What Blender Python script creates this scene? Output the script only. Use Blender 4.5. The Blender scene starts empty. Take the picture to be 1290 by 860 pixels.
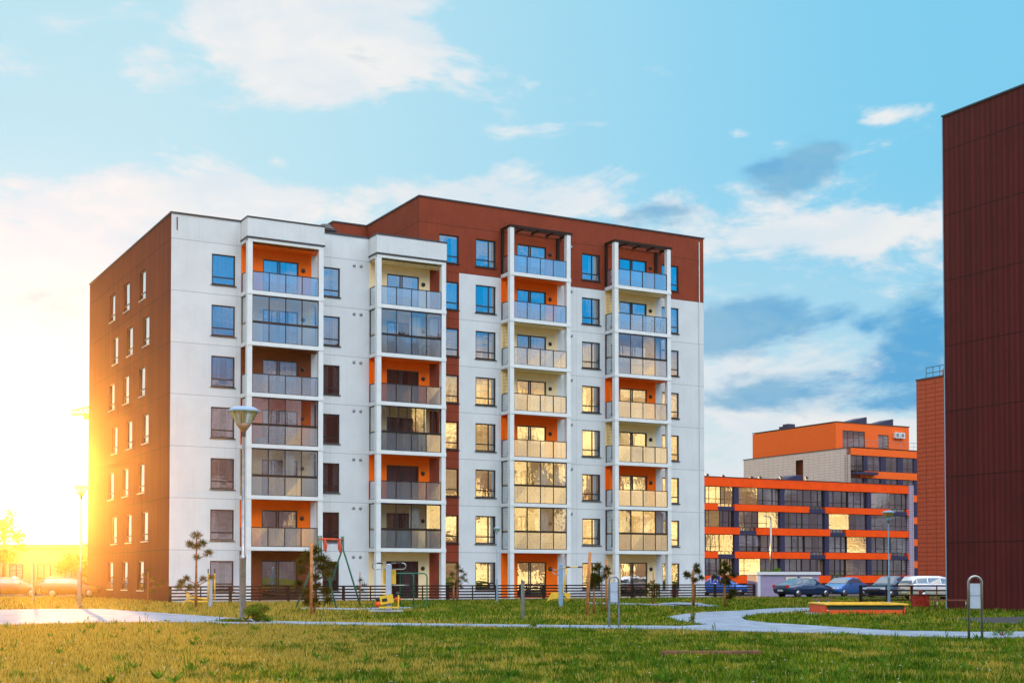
import bpy, math, random
import numpy as np
from mathutils import Vector, Matrix
random.seed(7); RNG = np.random.default_rng(7)
R = math.radians
scene = bpy.context.scene
col = scene.collection

# ------------------------------------------------------------------ camera
CAM_H = 1.5; F = 1699.0; TILT = R(1.6); SH = 247.5
cam_d = bpy.data.cameras.new('camera'); cam = bpy.data.objects.new('camera', cam_d); col.objects.link(cam)
cam_d.sensor_width = 36.0; cam_d.lens = F/1290*36; cam_d.shift_y = SH/1290
cam_d.clip_start = 0.1; cam_d.clip_end = 5000
cam.location = (0, 0, CAM_H); cam.rotation_euler = (R(90)+TILT, 0, 0)
scene.camera = cam

def ray(px, py):
    a = (px-645)/F; b = -(py-430-SH)/F
    return Vector((a, math.cos(TILT)-b*math.sin(TILT), math.sin(TILT)+b*math.cos(TILT)))
def G(px, py, z=0.0):
    """ground point seen at a place measured on the photograph"""
    r = ray(px, py); k = (z-CAM_H)/r.z
    return Vector((r.x*k, r.y*k, z))

# ------------------------------------------------------------------ light
SUN_AZ = math.atan2(34-645, F); SUN_EL = R(3.7)
sun_vec = Vector((math.sin(SUN_AZ)*math.cos(SUN_EL), math.cos(SUN_AZ)*math.cos(SUN_EL), math.sin(SUN_EL)))
sl = bpy.data.lights.new('sun', 'SUN'); sun = bpy.data.objects.new('sun', sl); col.objects.link(sun)
sl.energy = 5.0; sl.angle = R(0.6); sl.color = (1.0, 0.55, 0.17)
sun.rotation_euler = sun_vec.to_track_quat('Z', 'Y').to_euler()

scene.view_settings.view_transform = 'Standard'
scene.view_settings.look = 'None'
scene.view_settings.exposure = 0.0
scene.view_settings.gamma = 1.0
scene.view_settings.use_curve_mapping = False
try:
    scene.cycles.volume_bounces = 0
    scene.cycles.transparent_max_bounces = 24
    scene.cycles.sample_clamp_indirect = 6.0
except Exception: pass

# ------------------------------------------------------------------ world
world = bpy.data.worlds.new("World"); scene.world = world; world.use_nodes = True
NT = world.node_tree; NT.nodes.clear()
class NB:
    """tiny node-building helper"""
    def __init__(s, nt): s.nt = nt
    def n(s, t, **kw):
        x = s.nt.nodes.new(t)
        for k, v in kw.items(): setattr(x, k, v)
        return x
    def put(s, sock, v):
        if isinstance(v, bpy.types.NodeSocket): s.nt.links.new(v, sock)
        else: sock.default_value = v
    def m(s, op, a, b=0.0, c=0.0, clamp=False):
        x = s.n('ShaderNodeMath', operation=op, use_clamp=clamp)
        s.put(x.inputs[0], a); s.put(x.inputs[1], b); s.put(x.inputs[2], c); return x.outputs[0]
    def dot(s, a, b):
        x = s.n('ShaderNodeVectorMath', operation='DOT_PRODUCT'); s.put(x.inputs[0], a); s.put(x.inputs[1], b); return x.outputs['Value']
    def vm(s, op, a, b=(0,0,0)):
        x = s.n('ShaderNodeVectorMath', operation=op); s.put(x.inputs[0], a); s.put(x.inputs[1], b); return x.outputs[0]
    def mr(s, v, a, b, c=0.0, d=1.0, smooth=True):
        x = s.n('ShaderNodeMapRange', interpolation_type='SMOOTHSTEP' if smooth else 'LINEAR')
        for i, q in enumerate((v, a, b, c, d)): s.put(x.inputs[i], q)
        return x.outputs[0]
    def mix(s, f, a, b, mode='MIX'):
        x = s.n('ShaderNodeMix', data_type='RGBA', blend_type=mode)
        s.put(x.inputs['Factor'], f)
        for i, q in ((6, a), (7, b)):
            s.put(x.inputs[i], q if isinstance(q, bpy.types.NodeSocket) else tuple(q)+((1,) if len(q) == 3 else ()))
        return x.outputs[2]
    def noise(s, v, scale, detail=4, rough=0.55, dist=0.0):
        x = s.n('ShaderNodeTexNoise')
        if v is not None: s.put(x.inputs['Vector'], v)
        x.inputs['Scale'].default_value = scale; x.inputs['Detail'].default_value = detail
        x.inputs['Roughness'].default_value = rough; x.inputs['Distortion'].default_value = dist
        return x.outputs['Fac']
W = NB(NT)
tc = W.n('ShaderNodeTexCoord'); D = W.vm('NORMALIZE', tc.outputs['Generated'])
sep = W.n('ShaderNodeSeparateXYZ'); W.put(sep.inputs[0], D); dx, dy, dz = sep.outputs
az = W.m('ARCTAN2', dx, dy); el = W.m('ARCSINE', dz)
sky = W.n('ShaderNodeTexSky'); sky.sky_type = 'NISHITA'; sky.sun_disc = False
sky.sun_elevation = SUN_EL; sky.sun_rotation = SUN_AZ; sky.ozone_density = 3.0; sky.dust_density = 0.6
nish = W.mix(1.0, sky.outputs[0], (0.10, 0.10, 0.10), 'MULTIPLY')
def lin(r, g, b): return tuple(((c/255+0.055)/1.055)**2.4 if c > 10 else c/3294 for c in (r, g, b))
# clear-air colour by height: pale at the horizon, cyan above
t_el = W.mr(el, R(2), R(17)); t_az = W.mr(az, R(-14), R(20))
air_lo = W.mix(t_az, lin(238, 236, 228), lin(200, 226, 238))
air_hi = W.mix(t_az, lin(184, 226, 240), lin(126, 204, 238))
air = W.mix(t_el, air_lo, air_hi)
air = W.mix(0.12, air, nish, 'ADD')
# cloud fields
stretch = W.vm('MULTIPLY', D, (1.0, 1.0, 2.4))
n1 = W.noise(stretch, 9.0, 10, 0.62, 0.5); n2 = W.noise(W.vm('ADD', stretch, (3.1, 1.7, 0.4)), 11.0, 8, 0.58, 0.3)
n3 = W.noise(stretch, 34.0, 6, 0.6)
def blobs(lst):
    out = None
    for px, py, rx, ry, amp in lst:
        r = ray(px, py).normalized(); a0 = math.atan2(r.x, r.y); e0 = math.asin(r.z)
        u = W.m('DIVIDE', W.m('SUBTRACT', az, a0), rx/F); v = W.m('DIVIDE', W.m('SUBTRACT', el, e0), ry/F)
        q = W.m('ADD', W.m('MULTIPLY', u, u), W.m('MULTIPLY', v, v))
        g = W.m('MULTIPLY', W.m('EXPONENT', W.m('MULTIPLY', q, -0.8)), amp)
        out = g if out is None else W.m('ADD', out, g)
    return out
white = blobs([(330, 20, 150, 55, .40), (440, 75, 100, 52, .42), (380, 90, 80, 45, .2), (70, 330, 130, 75, .34), (330, 258, 130, 28, .36),
               (660, 248, 200, 26, .36), (190, 275, 90, 45, .30), (60, 520, 160, 90, .3), (1050, 285, 95, 24, .36), (930, 165, 20, 9, .36), (1155, 137, 36, 8, .24), (1100, 152, 26, 7, .28), (1255, 105, 40, 14, .2),
               (920, 330, 160, 60, .16), (1060, 455, 120, 34, .34), (960, 560, 150, 50, .34), (900, 480, 60, 30, .2), (1120, 560, 90, 40, .3), (172, 92, 22, 14, .14), (352, 205, 18, 9, .32), (1010, 110, 110, 50, -.25), (1180, 60, 120, 60, -.12), (860, 80, 120, 60, -.12)])
blue = blobs([(985, 220, 62, 24, .42), (1045, 188, 30, 12, .3), (835, 275, 60, 18, .36), (985, 405, 110, 30, .50), (900, 425, 60, 26, .40), (1050, 480, 130, 20, .44), (920, 500, 80, 22, .36),
              (1150, 435, 42, 20, .42), (1150, 400, 60, 40, .12), (60, 385, 110, 26, .30), (290, 142, 60, 14, .26), (40, 470, 90, 40, .2), (1130, 510, 90, 14, .3)])
behind = W.mr(dy, 0.45, 0.0)
wfield = W.m('ADD', W.m('MULTIPLY', W.m('SUBTRACT', n1, 0.5), 1.35), W.m('ADD', white, W.m('MULTIPLY', behind, .16)))
wfield = W.m('ADD', wfield, W.m('MULTIPLY', W.m('SUBTRACT', n3, 0.5), 0.5))
wmask = W.mr(wfield, 0.08, 0.36)
bfield = W.m('ADD', W.m('MULTIPLY', W.m('SUBTRACT', n2, 0.5), 1.3), W.m('ADD', blue, W.m('MULTIPLY', W.m('SUBTRACT', n3, 0.5), 0.22)))
bmask = W.mr(bfield, 0.16, 0.44)
wcol = W.mix(W.mr(n2, 0.35, 0.65), lin(222, 234, 243), lin(244, 243, 243))
c = W.mix(W.m('MULTIPLY', wmask, 0.94), air, wcol)
bcol = W.mix(t_az, lin(168, 200, 222), W.mix(W.mr(n1, .4, .62), lin(70, 164, 220), lin(120, 184, 220)))
c = W.mix(W.m('MULTIPLY', bmask, 0.92), c, bcol)
# unseen sky behind the camera, boosted to light the facade and tint window reflections
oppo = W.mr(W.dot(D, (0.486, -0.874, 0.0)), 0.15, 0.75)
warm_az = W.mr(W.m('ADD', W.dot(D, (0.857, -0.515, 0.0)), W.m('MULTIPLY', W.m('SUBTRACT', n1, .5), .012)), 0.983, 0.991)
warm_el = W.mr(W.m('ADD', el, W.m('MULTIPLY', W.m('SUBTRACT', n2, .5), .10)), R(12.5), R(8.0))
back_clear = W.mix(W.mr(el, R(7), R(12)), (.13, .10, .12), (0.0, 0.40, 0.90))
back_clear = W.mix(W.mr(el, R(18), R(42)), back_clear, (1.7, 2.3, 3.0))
back_fill = W.mix(W.mr(el, R(13), R(32)), (0.55, 0.55, 0.62), (5.2, 4.85, 4.5))
back = W.mix(W.m('MULTIPLY', W.mr(n1, 0.47, 0.60), W.mr(el, R(3), R(26), 0.55, 1.0)), back_clear, back_fill)
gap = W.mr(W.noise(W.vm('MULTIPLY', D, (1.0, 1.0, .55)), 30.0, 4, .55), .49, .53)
warmc = W.mix(W.m('MULTIPLY', gap, W.mr(el, R(11), R(3), 0, .85)), W.mix(W.mr(n3, .4, .65), (3.4, 2.2, .85), (1.9, .95, .28)), (.24, .10, .07))  # added warm glow with dark breaks, standing in for sunlit buildings in the panes
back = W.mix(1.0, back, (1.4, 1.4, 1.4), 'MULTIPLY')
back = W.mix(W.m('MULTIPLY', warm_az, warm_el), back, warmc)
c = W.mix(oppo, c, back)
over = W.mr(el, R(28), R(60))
c = W.mix(W.m('MULTIPLY', over, W.m('SUBTRACT', 1.0, oppo)), c, (1.8, 1.95, 2.1))  # unseen overhead sky brightened to light the ground
# aureole round the low sun
cs = W.m('MAXIMUM', W.dot(D, tuple(sun_vec)), 0.0)
a1 = W.m('POWER', cs, 90.0); a2 = W.m('POWER', cs, 700.0)
c = W.mix(1.0, c, W.mix(a1, (0, 0, 0), (0.06, 0.09, 0.15)), 'ADD')
c = W.mix(1.0, c, W.mix(a2, (0, 0, 0), (0.18, 0.36, 0.62)), 'ADD')
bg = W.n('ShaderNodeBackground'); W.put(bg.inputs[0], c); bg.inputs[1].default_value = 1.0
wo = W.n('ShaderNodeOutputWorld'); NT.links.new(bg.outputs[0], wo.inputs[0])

# ------------------------------------------------------------------ materials
M = {}
def mat(name, color, rough=0.6, metal=0.0, var=0.0, vscale=3.0, bump=0.0, bscale=60.0, emit=None, spec=0.5, coat=0.0, fn=None):
    m = bpy.data.materials.new(name); m.use_nodes = True; nt = m.node_tree; b = nt.nodes['Principled BSDF']
    N = NB(nt); tcn = N.n('ShaderNodeTexCoord').outputs['Object']
    cc = tuple(color)+(1,)
    if var > 0:
        f = N.noise(tcn, vscale, 5, 0.6)
        f = N.mr(f, 0.3, 0.7)
        dark = tuple(x*(1-var) for x in color); lite = tuple(min(1, x*(1+var*0.6)) for x in color)
        o = N.mix(f, dark, lite)
    else:
        rg = N.n('ShaderNodeRGB'); rg.outputs[0].default_value = cc; o = rg.outputs[0]
    h = None
    if fn: o, h = fn(N, tcn, o)
    N.put(b.inputs['Base Color'], o)
    b.inputs['Roughness'].default_value = rough; b.inputs['Metallic'].default_value = metal
    b.inputs['Specular IOR Level'].default_value = spec if rough < .55 or metal > 0 else .18; b.inputs['Coat Weight'].default_value = coat
    if bump > 0 and h is None: h = N.noise(tcn, bscale, 4, .6)
    if h is not None:
        bp = N.n('ShaderNodeBump'); bp.inputs['Strength'].default_value = bump if bump > 0 else 0.6; bp.inputs['Distance'].default_value = 0.02
        N.put(bp.inputs['Height'], h); nt.links.new(bp.outputs[0], b.inputs['Normal'])
    M[name] = m; return m
def line(N, coord, period, width, offset=0.0):
    """1 inside a joint of given width, repeating along a coordinate"""
    f = N.m('FRACT', N.m('ADD', N.m('DIVIDE', coord, period), offset+50))
    d = N.m('ABSOLUTE', N.m('SUBTRACT', f, 0.5)); d = N.m('SUBTRACT', 0.5, d)
    return N.m('LESS_THAN', N.m('MULTIPLY', d, period), width/2)
def sepv(N, v):
    s = N.n('ShaderNodeSeparateXYZ'); N.put(s.inputs[0], v); return s.outputs
def fn_white(N, v, o):
    x, y, z = sepv(N, v)
    l = N.m('MAXIMUM', line(N, z, 3.0, 0.035), N.m('MULTIPLY', line(N, x, 5.9, 0.02, 0.34), 0.6))
    # rain streaks running down from the joints and sills
    st = N.noise(N.vm('MULTIPLY', v, (6.0, 6.0, 0.25)), 1.0, 5, .65)
    o = N.mix(N.mr(st, .5, .8, 0, .28), o, (.40, .41, .44))
    cell = N.n('ShaderNodeTexWhiteNoise', noise_dimensions='2D'); cv = N.n('ShaderNodeCombineXYZ')
    N.put(cv.inputs[0], N.m('FLOOR', N.m('DIVIDE', N.m('ADD', x, 2.0), 5.9))); N.put(cv.inputs[1], N.m('FLOOR', N.m('DIVIDE', z, 3.0))); N.put(cell.inputs['Vector'], cv.outputs[0])
    o = N.mix(N.m('MULTIPLY', cell.outputs['Value'], .16), o, (.50, .52, .56))
    grime = N.m('MULTIPLY', N.mr(z, .9, .1), N.mr(N.noise(v, 1.4, 5, .7), .3, .6, .3, 1.0))
    o = N.mix(N.m('MULTIPLY', grime, .45), o, (.22, .20, .17))
    o = N.mix(N.m('MULTIPLY', l, .65), o, (.20, .22, .26))
    return o, N.m('SUBTRACT', N.m('MULTIPLY', N.noise(v, 45, 3), .12), l)
def fn_brown(N, v, o):
    x, y, z = sepv(N, v)
    st = N.noise(N.vm('MULTIPLY', v, (3.0, 3.0, 0.2)), 2.0, 5, .65)
    o = N.mix(N.mr(st, .3, .75, 0, .35), o, (.12, .03, .018))
    l = line(N, z, 3.0, 0.04)
    o = N.mix(N.m('MULTIPLY', l, .6), o, (.03, .01, .008))
    return o, N.m('SUBTRACT', N.m('MULTIPLY', N.noise(v, 40, 3), .15), l)
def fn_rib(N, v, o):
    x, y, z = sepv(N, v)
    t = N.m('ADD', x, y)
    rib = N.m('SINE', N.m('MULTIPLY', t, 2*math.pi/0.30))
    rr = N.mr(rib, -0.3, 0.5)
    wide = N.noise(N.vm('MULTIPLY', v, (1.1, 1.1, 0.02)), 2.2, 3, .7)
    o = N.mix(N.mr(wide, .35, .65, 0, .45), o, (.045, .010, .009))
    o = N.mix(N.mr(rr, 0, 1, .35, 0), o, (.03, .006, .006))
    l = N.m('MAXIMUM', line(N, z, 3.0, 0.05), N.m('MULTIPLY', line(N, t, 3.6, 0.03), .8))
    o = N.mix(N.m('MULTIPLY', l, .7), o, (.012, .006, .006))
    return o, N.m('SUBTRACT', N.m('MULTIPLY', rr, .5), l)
def fn_tile(w, h, joint, jc):
    def f(N, v, o):
        x, y, z = sepv(N, v)
        t = N.m('ADD', x, y)
        l = N.m('MAXIMUM', line(N, z, h, joint), line(N, t, w, joint))
        o = N.mix(N.m('MULTIPLY', l, .8), o, jc)
        return o, N.m('SUBTRACT', 1.0, l)
    return f
mat('white_render', (.66, .67, .68), .75, var=.06, vscale=.7, bump=.25, fn=fn_white)
mat('white_paint', (.72, .73, .74), .45, var=.05, vscale=2)
mat('brown_render', (.26, .045, .020), .8, var=.12, vscale=.8, bump=.3, fn=fn_brown)
mat('rib_brown', (.20, .032, .015), .75, var=.10, vscale=.6, bump=.8, fn=fn_rib)
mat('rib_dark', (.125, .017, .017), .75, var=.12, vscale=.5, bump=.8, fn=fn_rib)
mat('orange_paint', (1.0, .155, .003), .6, var=.06, vscale=2)
mat('orange_deep', (.55, .10, .012), .6, var=.06, vscale=2)
mat('brown_paint', (.38, .06, .02), .6, var=.08, vscale=2)
mat('darkbrown_paint', (.16, .035, .014), .6, var=.1, vscale=2)
mat('cream_paint', (.93, .70, .40), .6, var=.05, vscale=2)
mat('frame_dark', (.012, .008, .009), .35, var=.2, vscale=8)
mat('coping', (.03, .03, .04), .4)
mat('concrete', (.38, .37, .36), .85, var=.2, vscale=3, bump=.3)
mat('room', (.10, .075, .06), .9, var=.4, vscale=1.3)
mat('roofing', (.10, .10, .11), .9, var=.2)
mat('fence_wood', (.026, .012, .010), .6, var=.35, vscale=9, bump=.3)
mat('galv', (.40, .37, .37), .28, .85, var=.22, vscale=5)
mat('galv_dark', (.30, .31, .34), .45, .6, var=.3, vscale=4)
mat('lamp_copper', (.36, .20, .12), .4, .6)
mat('grey_paint', (.42, .46, .56), .45, var=.12, vscale=4)
mat('blue_grey', (.25, .38, .55), .4, var=.12, vscale=4)
mat('yellow_paint', (.85, .50, .04), .4, var=.12, vscale=6)
mat('green_paint', (.012, .14, .085), .4, var=.2, vscale=6)
mat('red_paint', (.62, .06, .02), .5, var=.15, vscale=6)
mat('orange_plank', (.92, .085, .008), .5, var=.15, vscale=5)
mat('dark_green', (.012, .05, .025), .5, var=.2, vscale=5)
mat('yellow_plank', (.95, .52, .04), .5, var=.15, vscale=5)
mat('red_wood', (.42, .035, .020), .6, var=.4, vscale=9)
mat('bench_wood', (.24, .085, .06), .6, var=.3, vscale=8)
mat('black', (.012, .012, .014), .5)
mat('rubber', (.02, .02, .02), .8)
mat('bark', (.34, .13, .05), .9, var=.4, vscale=9, bump=.6)
mat('stake_wood', (.50, .20, .07), .8, var=.4, vscale=9, bump=.4)
mat('lavender', (.36, .29, .42), .7, var=.08)
mat('pale_trim', (.68, .66, .68), .6)
mat('navy', (.035, .034, .085), .6, var=.12, vscale=2)
mat('orange_facade', (.92, .075, .002), .6, var=.10, vscale=.8)
mat('orange_salmon', (.92, .13, .016), .6, var=.06)
mat('tile_white', (.74, .56, .50), .6, var=.08, fn=fn_tile(1.2, .42, .05, (.34, .28, .27)))
mat('tile_lav', (.40, .32, .42), .6, var=.08, fn=fn_tile(.5, .34, .06, (.16, .10, .2)))
mat('tile_red', (.50, .085, .035), .6, var=.12, fn=fn_tile(1.1, .40, .06, (.20, .025, .015)))
mat('cladding', (.80, .56, .26), .6, var=.1, fn=fn_tile(50, .22, .03, (.35, .2, .08)))
mat('pave', (.24, .285, .36), .85, var=.28, vscale=1.3, bump=.3, fn=fn_tile(.6, 50, .02, (.11, .13, .17)))
mat('asphalt', (.055, .055, .062), .9, var=.25, vscale=2, bump=.4)
mat('crane_yellow', (.75, .42, .08), .5)
mat('far_wall', (.34, .25, .15), .8, var=.1)
mat('sign_blue', (.006, .02, .42), .4); mat('sign_white', (.80, .82, .88), .5)
for nm, cc in dict(curtain_white=(.62, .56, .48), curtain_grey=(.36, .33, .36), curtain_brown=(.26, .16, .11), curtain_lilac=(.40, .30, .42), curtain_gold=(.70, .45, .16), curtain_blue=(.30, .38, .52)).items():
    mat(nm, cc, .85, var=.1, vscale=6)
def carpaint(name, c): mat(name, c, .22, .35, coat=1.0)
carpaint('car_black', (.012, .035, .10)); carpaint('car_blue', (.02, .14, .42)); carpaint('car_silver', (.50, .49, .52)); carpaint('car_white', (.72, .66, .70)); carpaint('car_brightblue', (.015, .14, .60))
carpaint('car_brown', (.16, .08, .03))
mat('car_glass', (.03, .06, .10), .05, .0, spec=1.0, coat=1.0)
mat('tail_red', (.65, .02, .01), .2, coat=1.0); mat('head_clear', (.75, .78, .82), .15, coat=1.0)
mat('tyre', (.018, .018, .018), .8)
def glassmat(name, refl, tint, rough=.0, body=None, bodyfac=0.0, brough=0.1):
    m = bpy.data.materials.new(name); m.use_nodes = True; nt = m.node_tree; nt.nodes.clear(); N = NB(nt)
    gl = N.n('ShaderNodeBsdfGlossy'); gl.inputs['Roughness'].default_value = rough; gl.inputs['Color'].default_value = (.88, .96, 1, 1)
    tr = N.n('ShaderNodeBsdfTransparent'); tr.inputs[0].default_value = tint+(1,)
    last = tr.outputs[0]
    if body:
        df = N.n('ShaderNodeBsdfDiffuse'); df.inputs[0].default_value = body+(1,)
        tl = N.n('ShaderNodeBsdfTranslucent'); tl.inputs[0].default_value = body+(1,)
        mx = N.n('ShaderNodeMixShader'); mx.inputs[0].default_value = .5; nt.links.new(df.outputs[0], mx.inputs[1]); nt.links.new(tl.outputs[0], mx.inputs[2])
        m2 = N.n('ShaderNodeMixShader'); m2.inputs[0].default_value = bodyfac; nt.links.new(last, m2.inputs[1]); nt.links.new(mx.outputs[0], m2.inputs[2]); last = m2.outputs[0]
    lw = N.n('ShaderNodeLayerWeight'); lw.inputs[0].default_value = .5
    fac = N.mr(lw.outputs['Facing'], 0.0, 1.0, refl, 1.0, smooth=False)
    fac = N.m('MINIMUM', fac, 1.0)
    mx = N.n('ShaderNodeMixShader'); N.put(mx.inputs[0], fac); nt.links.new(last, mx.inputs[1]); nt.links.new(gl.outputs[0], mx.inputs[2])
    tcn = N.n('ShaderNodeTexCoord').outputs['Object']
    bp = N.n('ShaderNodeBump'); bp.inputs['Strength'].default_value = .05; bp.inputs['Distance'].default_value = .05
    N.put(bp.inputs['Height'], N.noise(tcn, 1.6, 2)); nt.links.new(bp.outputs[0], gl.inputs['Normal'])
    o = N.n('ShaderNodeOutputMaterial'); nt.links.new(mx.outputs[0], o.inputs[0]); M[name] = m
glassmat('window_glass', .42, (.66, .66, .68))
glassmat('loggia_glass', .22, (.86, .90, .94))
glassmat('frosted_glass', .32, (.60, .68, .74), .12, (.36, .45, .52), .50)
glassmat('lamp_glass', .25, (.9, .92, .95), .05)
def leafmat(name, a, b, c=None, scale=.5, trans=.35):
    m = bpy.data.materials.new(name); m.use_nodes = True; nt = m.node_tree; nt.nodes.clear(); N = NB(nt)
    pos = N.n('ShaderNodeNewGeometry').outputs['Position']
    f = N.mr(N.noise(pos, scale, 4, .6), .38, .62); o = N.mix(f, a, b)
    f2 = N.mr(N.noise(pos, 14.0, 2, .6), .35, .7, 0, .5); o = N.mix(f2, o, tuple(x*.5 for x in a))
    if c:
        f3 = N.mr(N.noise(N.vm('ADD', pos, (9, 4, 0)), scale*.45, 5, .65), .50, .60); o = N.mix(N.m('MULTIPLY', f3, .8), o, c)
    df = N.n('ShaderNodeBsdfDiffuse'); tl = N.n('ShaderNodeBsdfTranslucent'); N.put(df.inputs[0], o); N.put(tl.inputs[0], o)
    mx = N.n('ShaderNodeMixShader'); mx.inputs[0].default_value = trans; nt.links.new(df.outputs[0], mx.inputs[1]); nt.links.new(tl.outputs[0], mx.inputs[2])
    oo = N.n('ShaderNodeOutputMaterial'); nt.links.new(mx.outputs[0], oo.inputs[0]); M[name] = m
def grassmat(name, trans, blade):
    m = bpy.data.materials.new(name); m.use_nodes = True; nt = m.node_tree; nt.nodes.clear(); N = NB(nt)
    g = N.n('ShaderNodeNewGeometry'); pos = g.outputs['Position']; isl = g.outputs['Random Per Island']
    big = N.noise(pos, .16, 5, .62); mid = N.noise(N.vm('ADD', pos, (5, 8, 0)), .9, 5, .65); fin = N.noise(pos, 3.2, 3, .6)
    o = N.mix(N.mr(N.m('ADD', N.m('MULTIPLY', mid, .55), N.m('MULTIPLY', fin, .45)), .40, .60), (.035, .11, .006), (.26, .31, .016))
    # dry straw-coloured patches, with low-sun gold painted in towards the left of the lawn
    x, y, z = sepv(N, pos)
    lean = N.mr(N.m('ADD', x, N.m('MULTIPLY', y, .12)), 5.0, -9.0, 0, .17)
    dry = N.mr(N.m('ADD', N.m('ADD', N.m('ADD', N.m('MULTIPLY', big, .40), N.m('MULTIPLY', mid, .35)), N.m('MULTIPLY', fin, .25)), lean), .505, .575)
    o = N.mix(N.m('MULTIPLY', dry, .9), o, (.55, .38, .07))
    if blade:
        o = N.mix(N.mr(isl, 0, .5, .9, 0, False), o, (.016, .04, .003))
        o = N.mix(N.mr(isl, .86, 1.0, 0, .8, False), o, (.55, .48, .16))
    else: o = N.mix(.55, o, (.035, .035, .008))
    df = N.n('ShaderNodeBsdfDiffuse'); tl = N.n('ShaderNodeBsdfTranslucent'); N.put(df.inputs[0], o); N.put(tl.inputs[0], o)
    mx = N.n('ShaderNodeMixShader'); mx.inputs[0].default_value = trans; nt.links.new(df.outputs[0], mx.inputs[1]); nt.links.new(tl.outputs[0], mx.inputs[2])
    oo = N.n('ShaderNodeOutputMaterial'); nt.links.new(mx.outputs[0], oo.inputs[0]); M[name] = m
grassmat('grass_soil', 0, False); grassmat('grass_blade', .45, True)
leafmat('needles', (.045, .060, .010), (.15, .11, .022), None, 2.0, .3)
leafmat('bush_leaf', (.06, .15, .012), (.15, .26, .025), None, 4.0, .45)
leafmat('tree_leaf', (.06, .10, .012), (.16, .20, .03), None, .5, .5)

# ------------------------------------------------------------------ mesh helpers
class MB:
    def __init__(s): s.v = []; s.f = []
    def quad(s, a, b, c, d):
        i = len(s.v); s.v += [tuple(a), tuple(b), tuple(c), tuple(d)]; s.f.append((i, i+1, i+2, i+3)); return s
    def box(s, x0, x1, y0, y1, z0, z1):
        i = len(s.v)
        s.v += [(x, y, z) for z in (z0, z1) for y in (y0, y1) for x in (x0, x1)]
        s.f += [tuple(i+k for k in q) for q in ((0,2,3,1), (4,5,7,6), (0,1,5,4), (2,6,7,3), (0,4,6,2), (1,3,7,5))]; return s
    def tube(s, pts, r, n=8, cap=True):
        pts = [Vector(p) for p in pts]; rs = r if isinstance(r, (list, tuple)) else [r]*len(pts)
        base = len(s.v); prev = None
        for k, p in enumerate(pts):
            d = (pts[min(k+1, len(pts)-1)]-pts[max(k-1, 0)]).normalized()
            if prev is None:
                u = d.cross(Vector((0, 0, 1)) if abs(d.z) < .9 else Vector((1, 0, 0))).normalized()
            else: u = (prev-d*prev.dot(d)).normalized()
            prev = u; w = d.cross(u)
            for j in range(n):
                a = 2*math.pi*j/n; s.v.append(tuple(p+(u*math.cos(a)+w*math.sin(a))*rs[k]))
        for k in range(len(pts)-1):
            for j in range(n):
                a = base+k*n+j; b = base+k*n+(j+1) % n; s.f.append((a, b, b+n, a+n))
        if cap: s.f.append(tuple(base+j for j in range(n))[::-1]); s.f.append(tuple(base+(len(pts)-1)*n+j for j in range(n)))
        return s
    def lathe(s, prof, n=20, c=(0, 0)):
        base = len(s.v)
        for r, z in prof:
            for j in range(n):
                a = 2*math.pi*j/n; s.v.append((c[0]+r*math.cos(a), c[1]+r*math.sin(a), z))
        for k in range(len(prof)-1):
            for j in range(n):
                a = base+k*n+j; b = base+k*n+(j+1) % n; s.f.append((a, b, b+n, a+n))
        return s
    def prism(s, poly, z0, z1):
        i = len(s.v); n = len(poly)
        s.v += [(p[0], p[1], z0) for p in poly]+[(p[0], p[1], z1) for p in poly]
        s.f.append(tuple(i+k for k in range(n))[::-1]); s.f.append(tuple(i+n+k for k in range(n)))
        for k in range(n): s.f.append((i+k, i+(k+1) % n, i+n+(k+1) % n, i+n+k))
        return s
    def xform(s, mtx):
        s.v = [tuple(mtx @ Vector(p)) for p in s.v]; return s
    def mesh(s, name, m, smooth=False):
        me = bpy.data.meshes.new(name); me.from_pydata(s.v, [], s.f); me.materials.append(M[m])
        if smooth: me.polygons.foreach_set('use_smooth', [True]*len(me.polygons))
        me.update(); return me
    def build(s, name, m, parent=None, smooth=False, loc=None):
        return link(name, s.mesh(name, m, smooth), parent, loc)
def link(name, me, parent=None, loc=None, rot=None):
    o = bpy.data.objects.new(name, me); col.objects.link(o)
    if parent: o.parent = parent
    if loc is not None: o.location = loc
    if rot is not None: o.rotation_euler = rot
    return o
def thing(name, label, cat, loc=(0, 0, 0), rz=0, group=None):
    o = bpy.data.objects.new(name, None); col.objects.link(o); o.location = loc; o.rotation_euler = (0, 0, rz)
    o.empty_display_size = .3; tag(o, label, cat, group); return o
def tag(o, label, cat, group=None):
    o['label'] = label; o['category'] = cat
    if group: o['group'] = group
    return o
def struct(o, kind='structure'): o['kind'] = kind; return o
def copy_tree(o, parent=None):
    c = o.copy(); col.objects.link(c)
    if parent: c.parent = parent
    for ch in list(o.children): copy_tree(ch, c)
    return c
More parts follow.
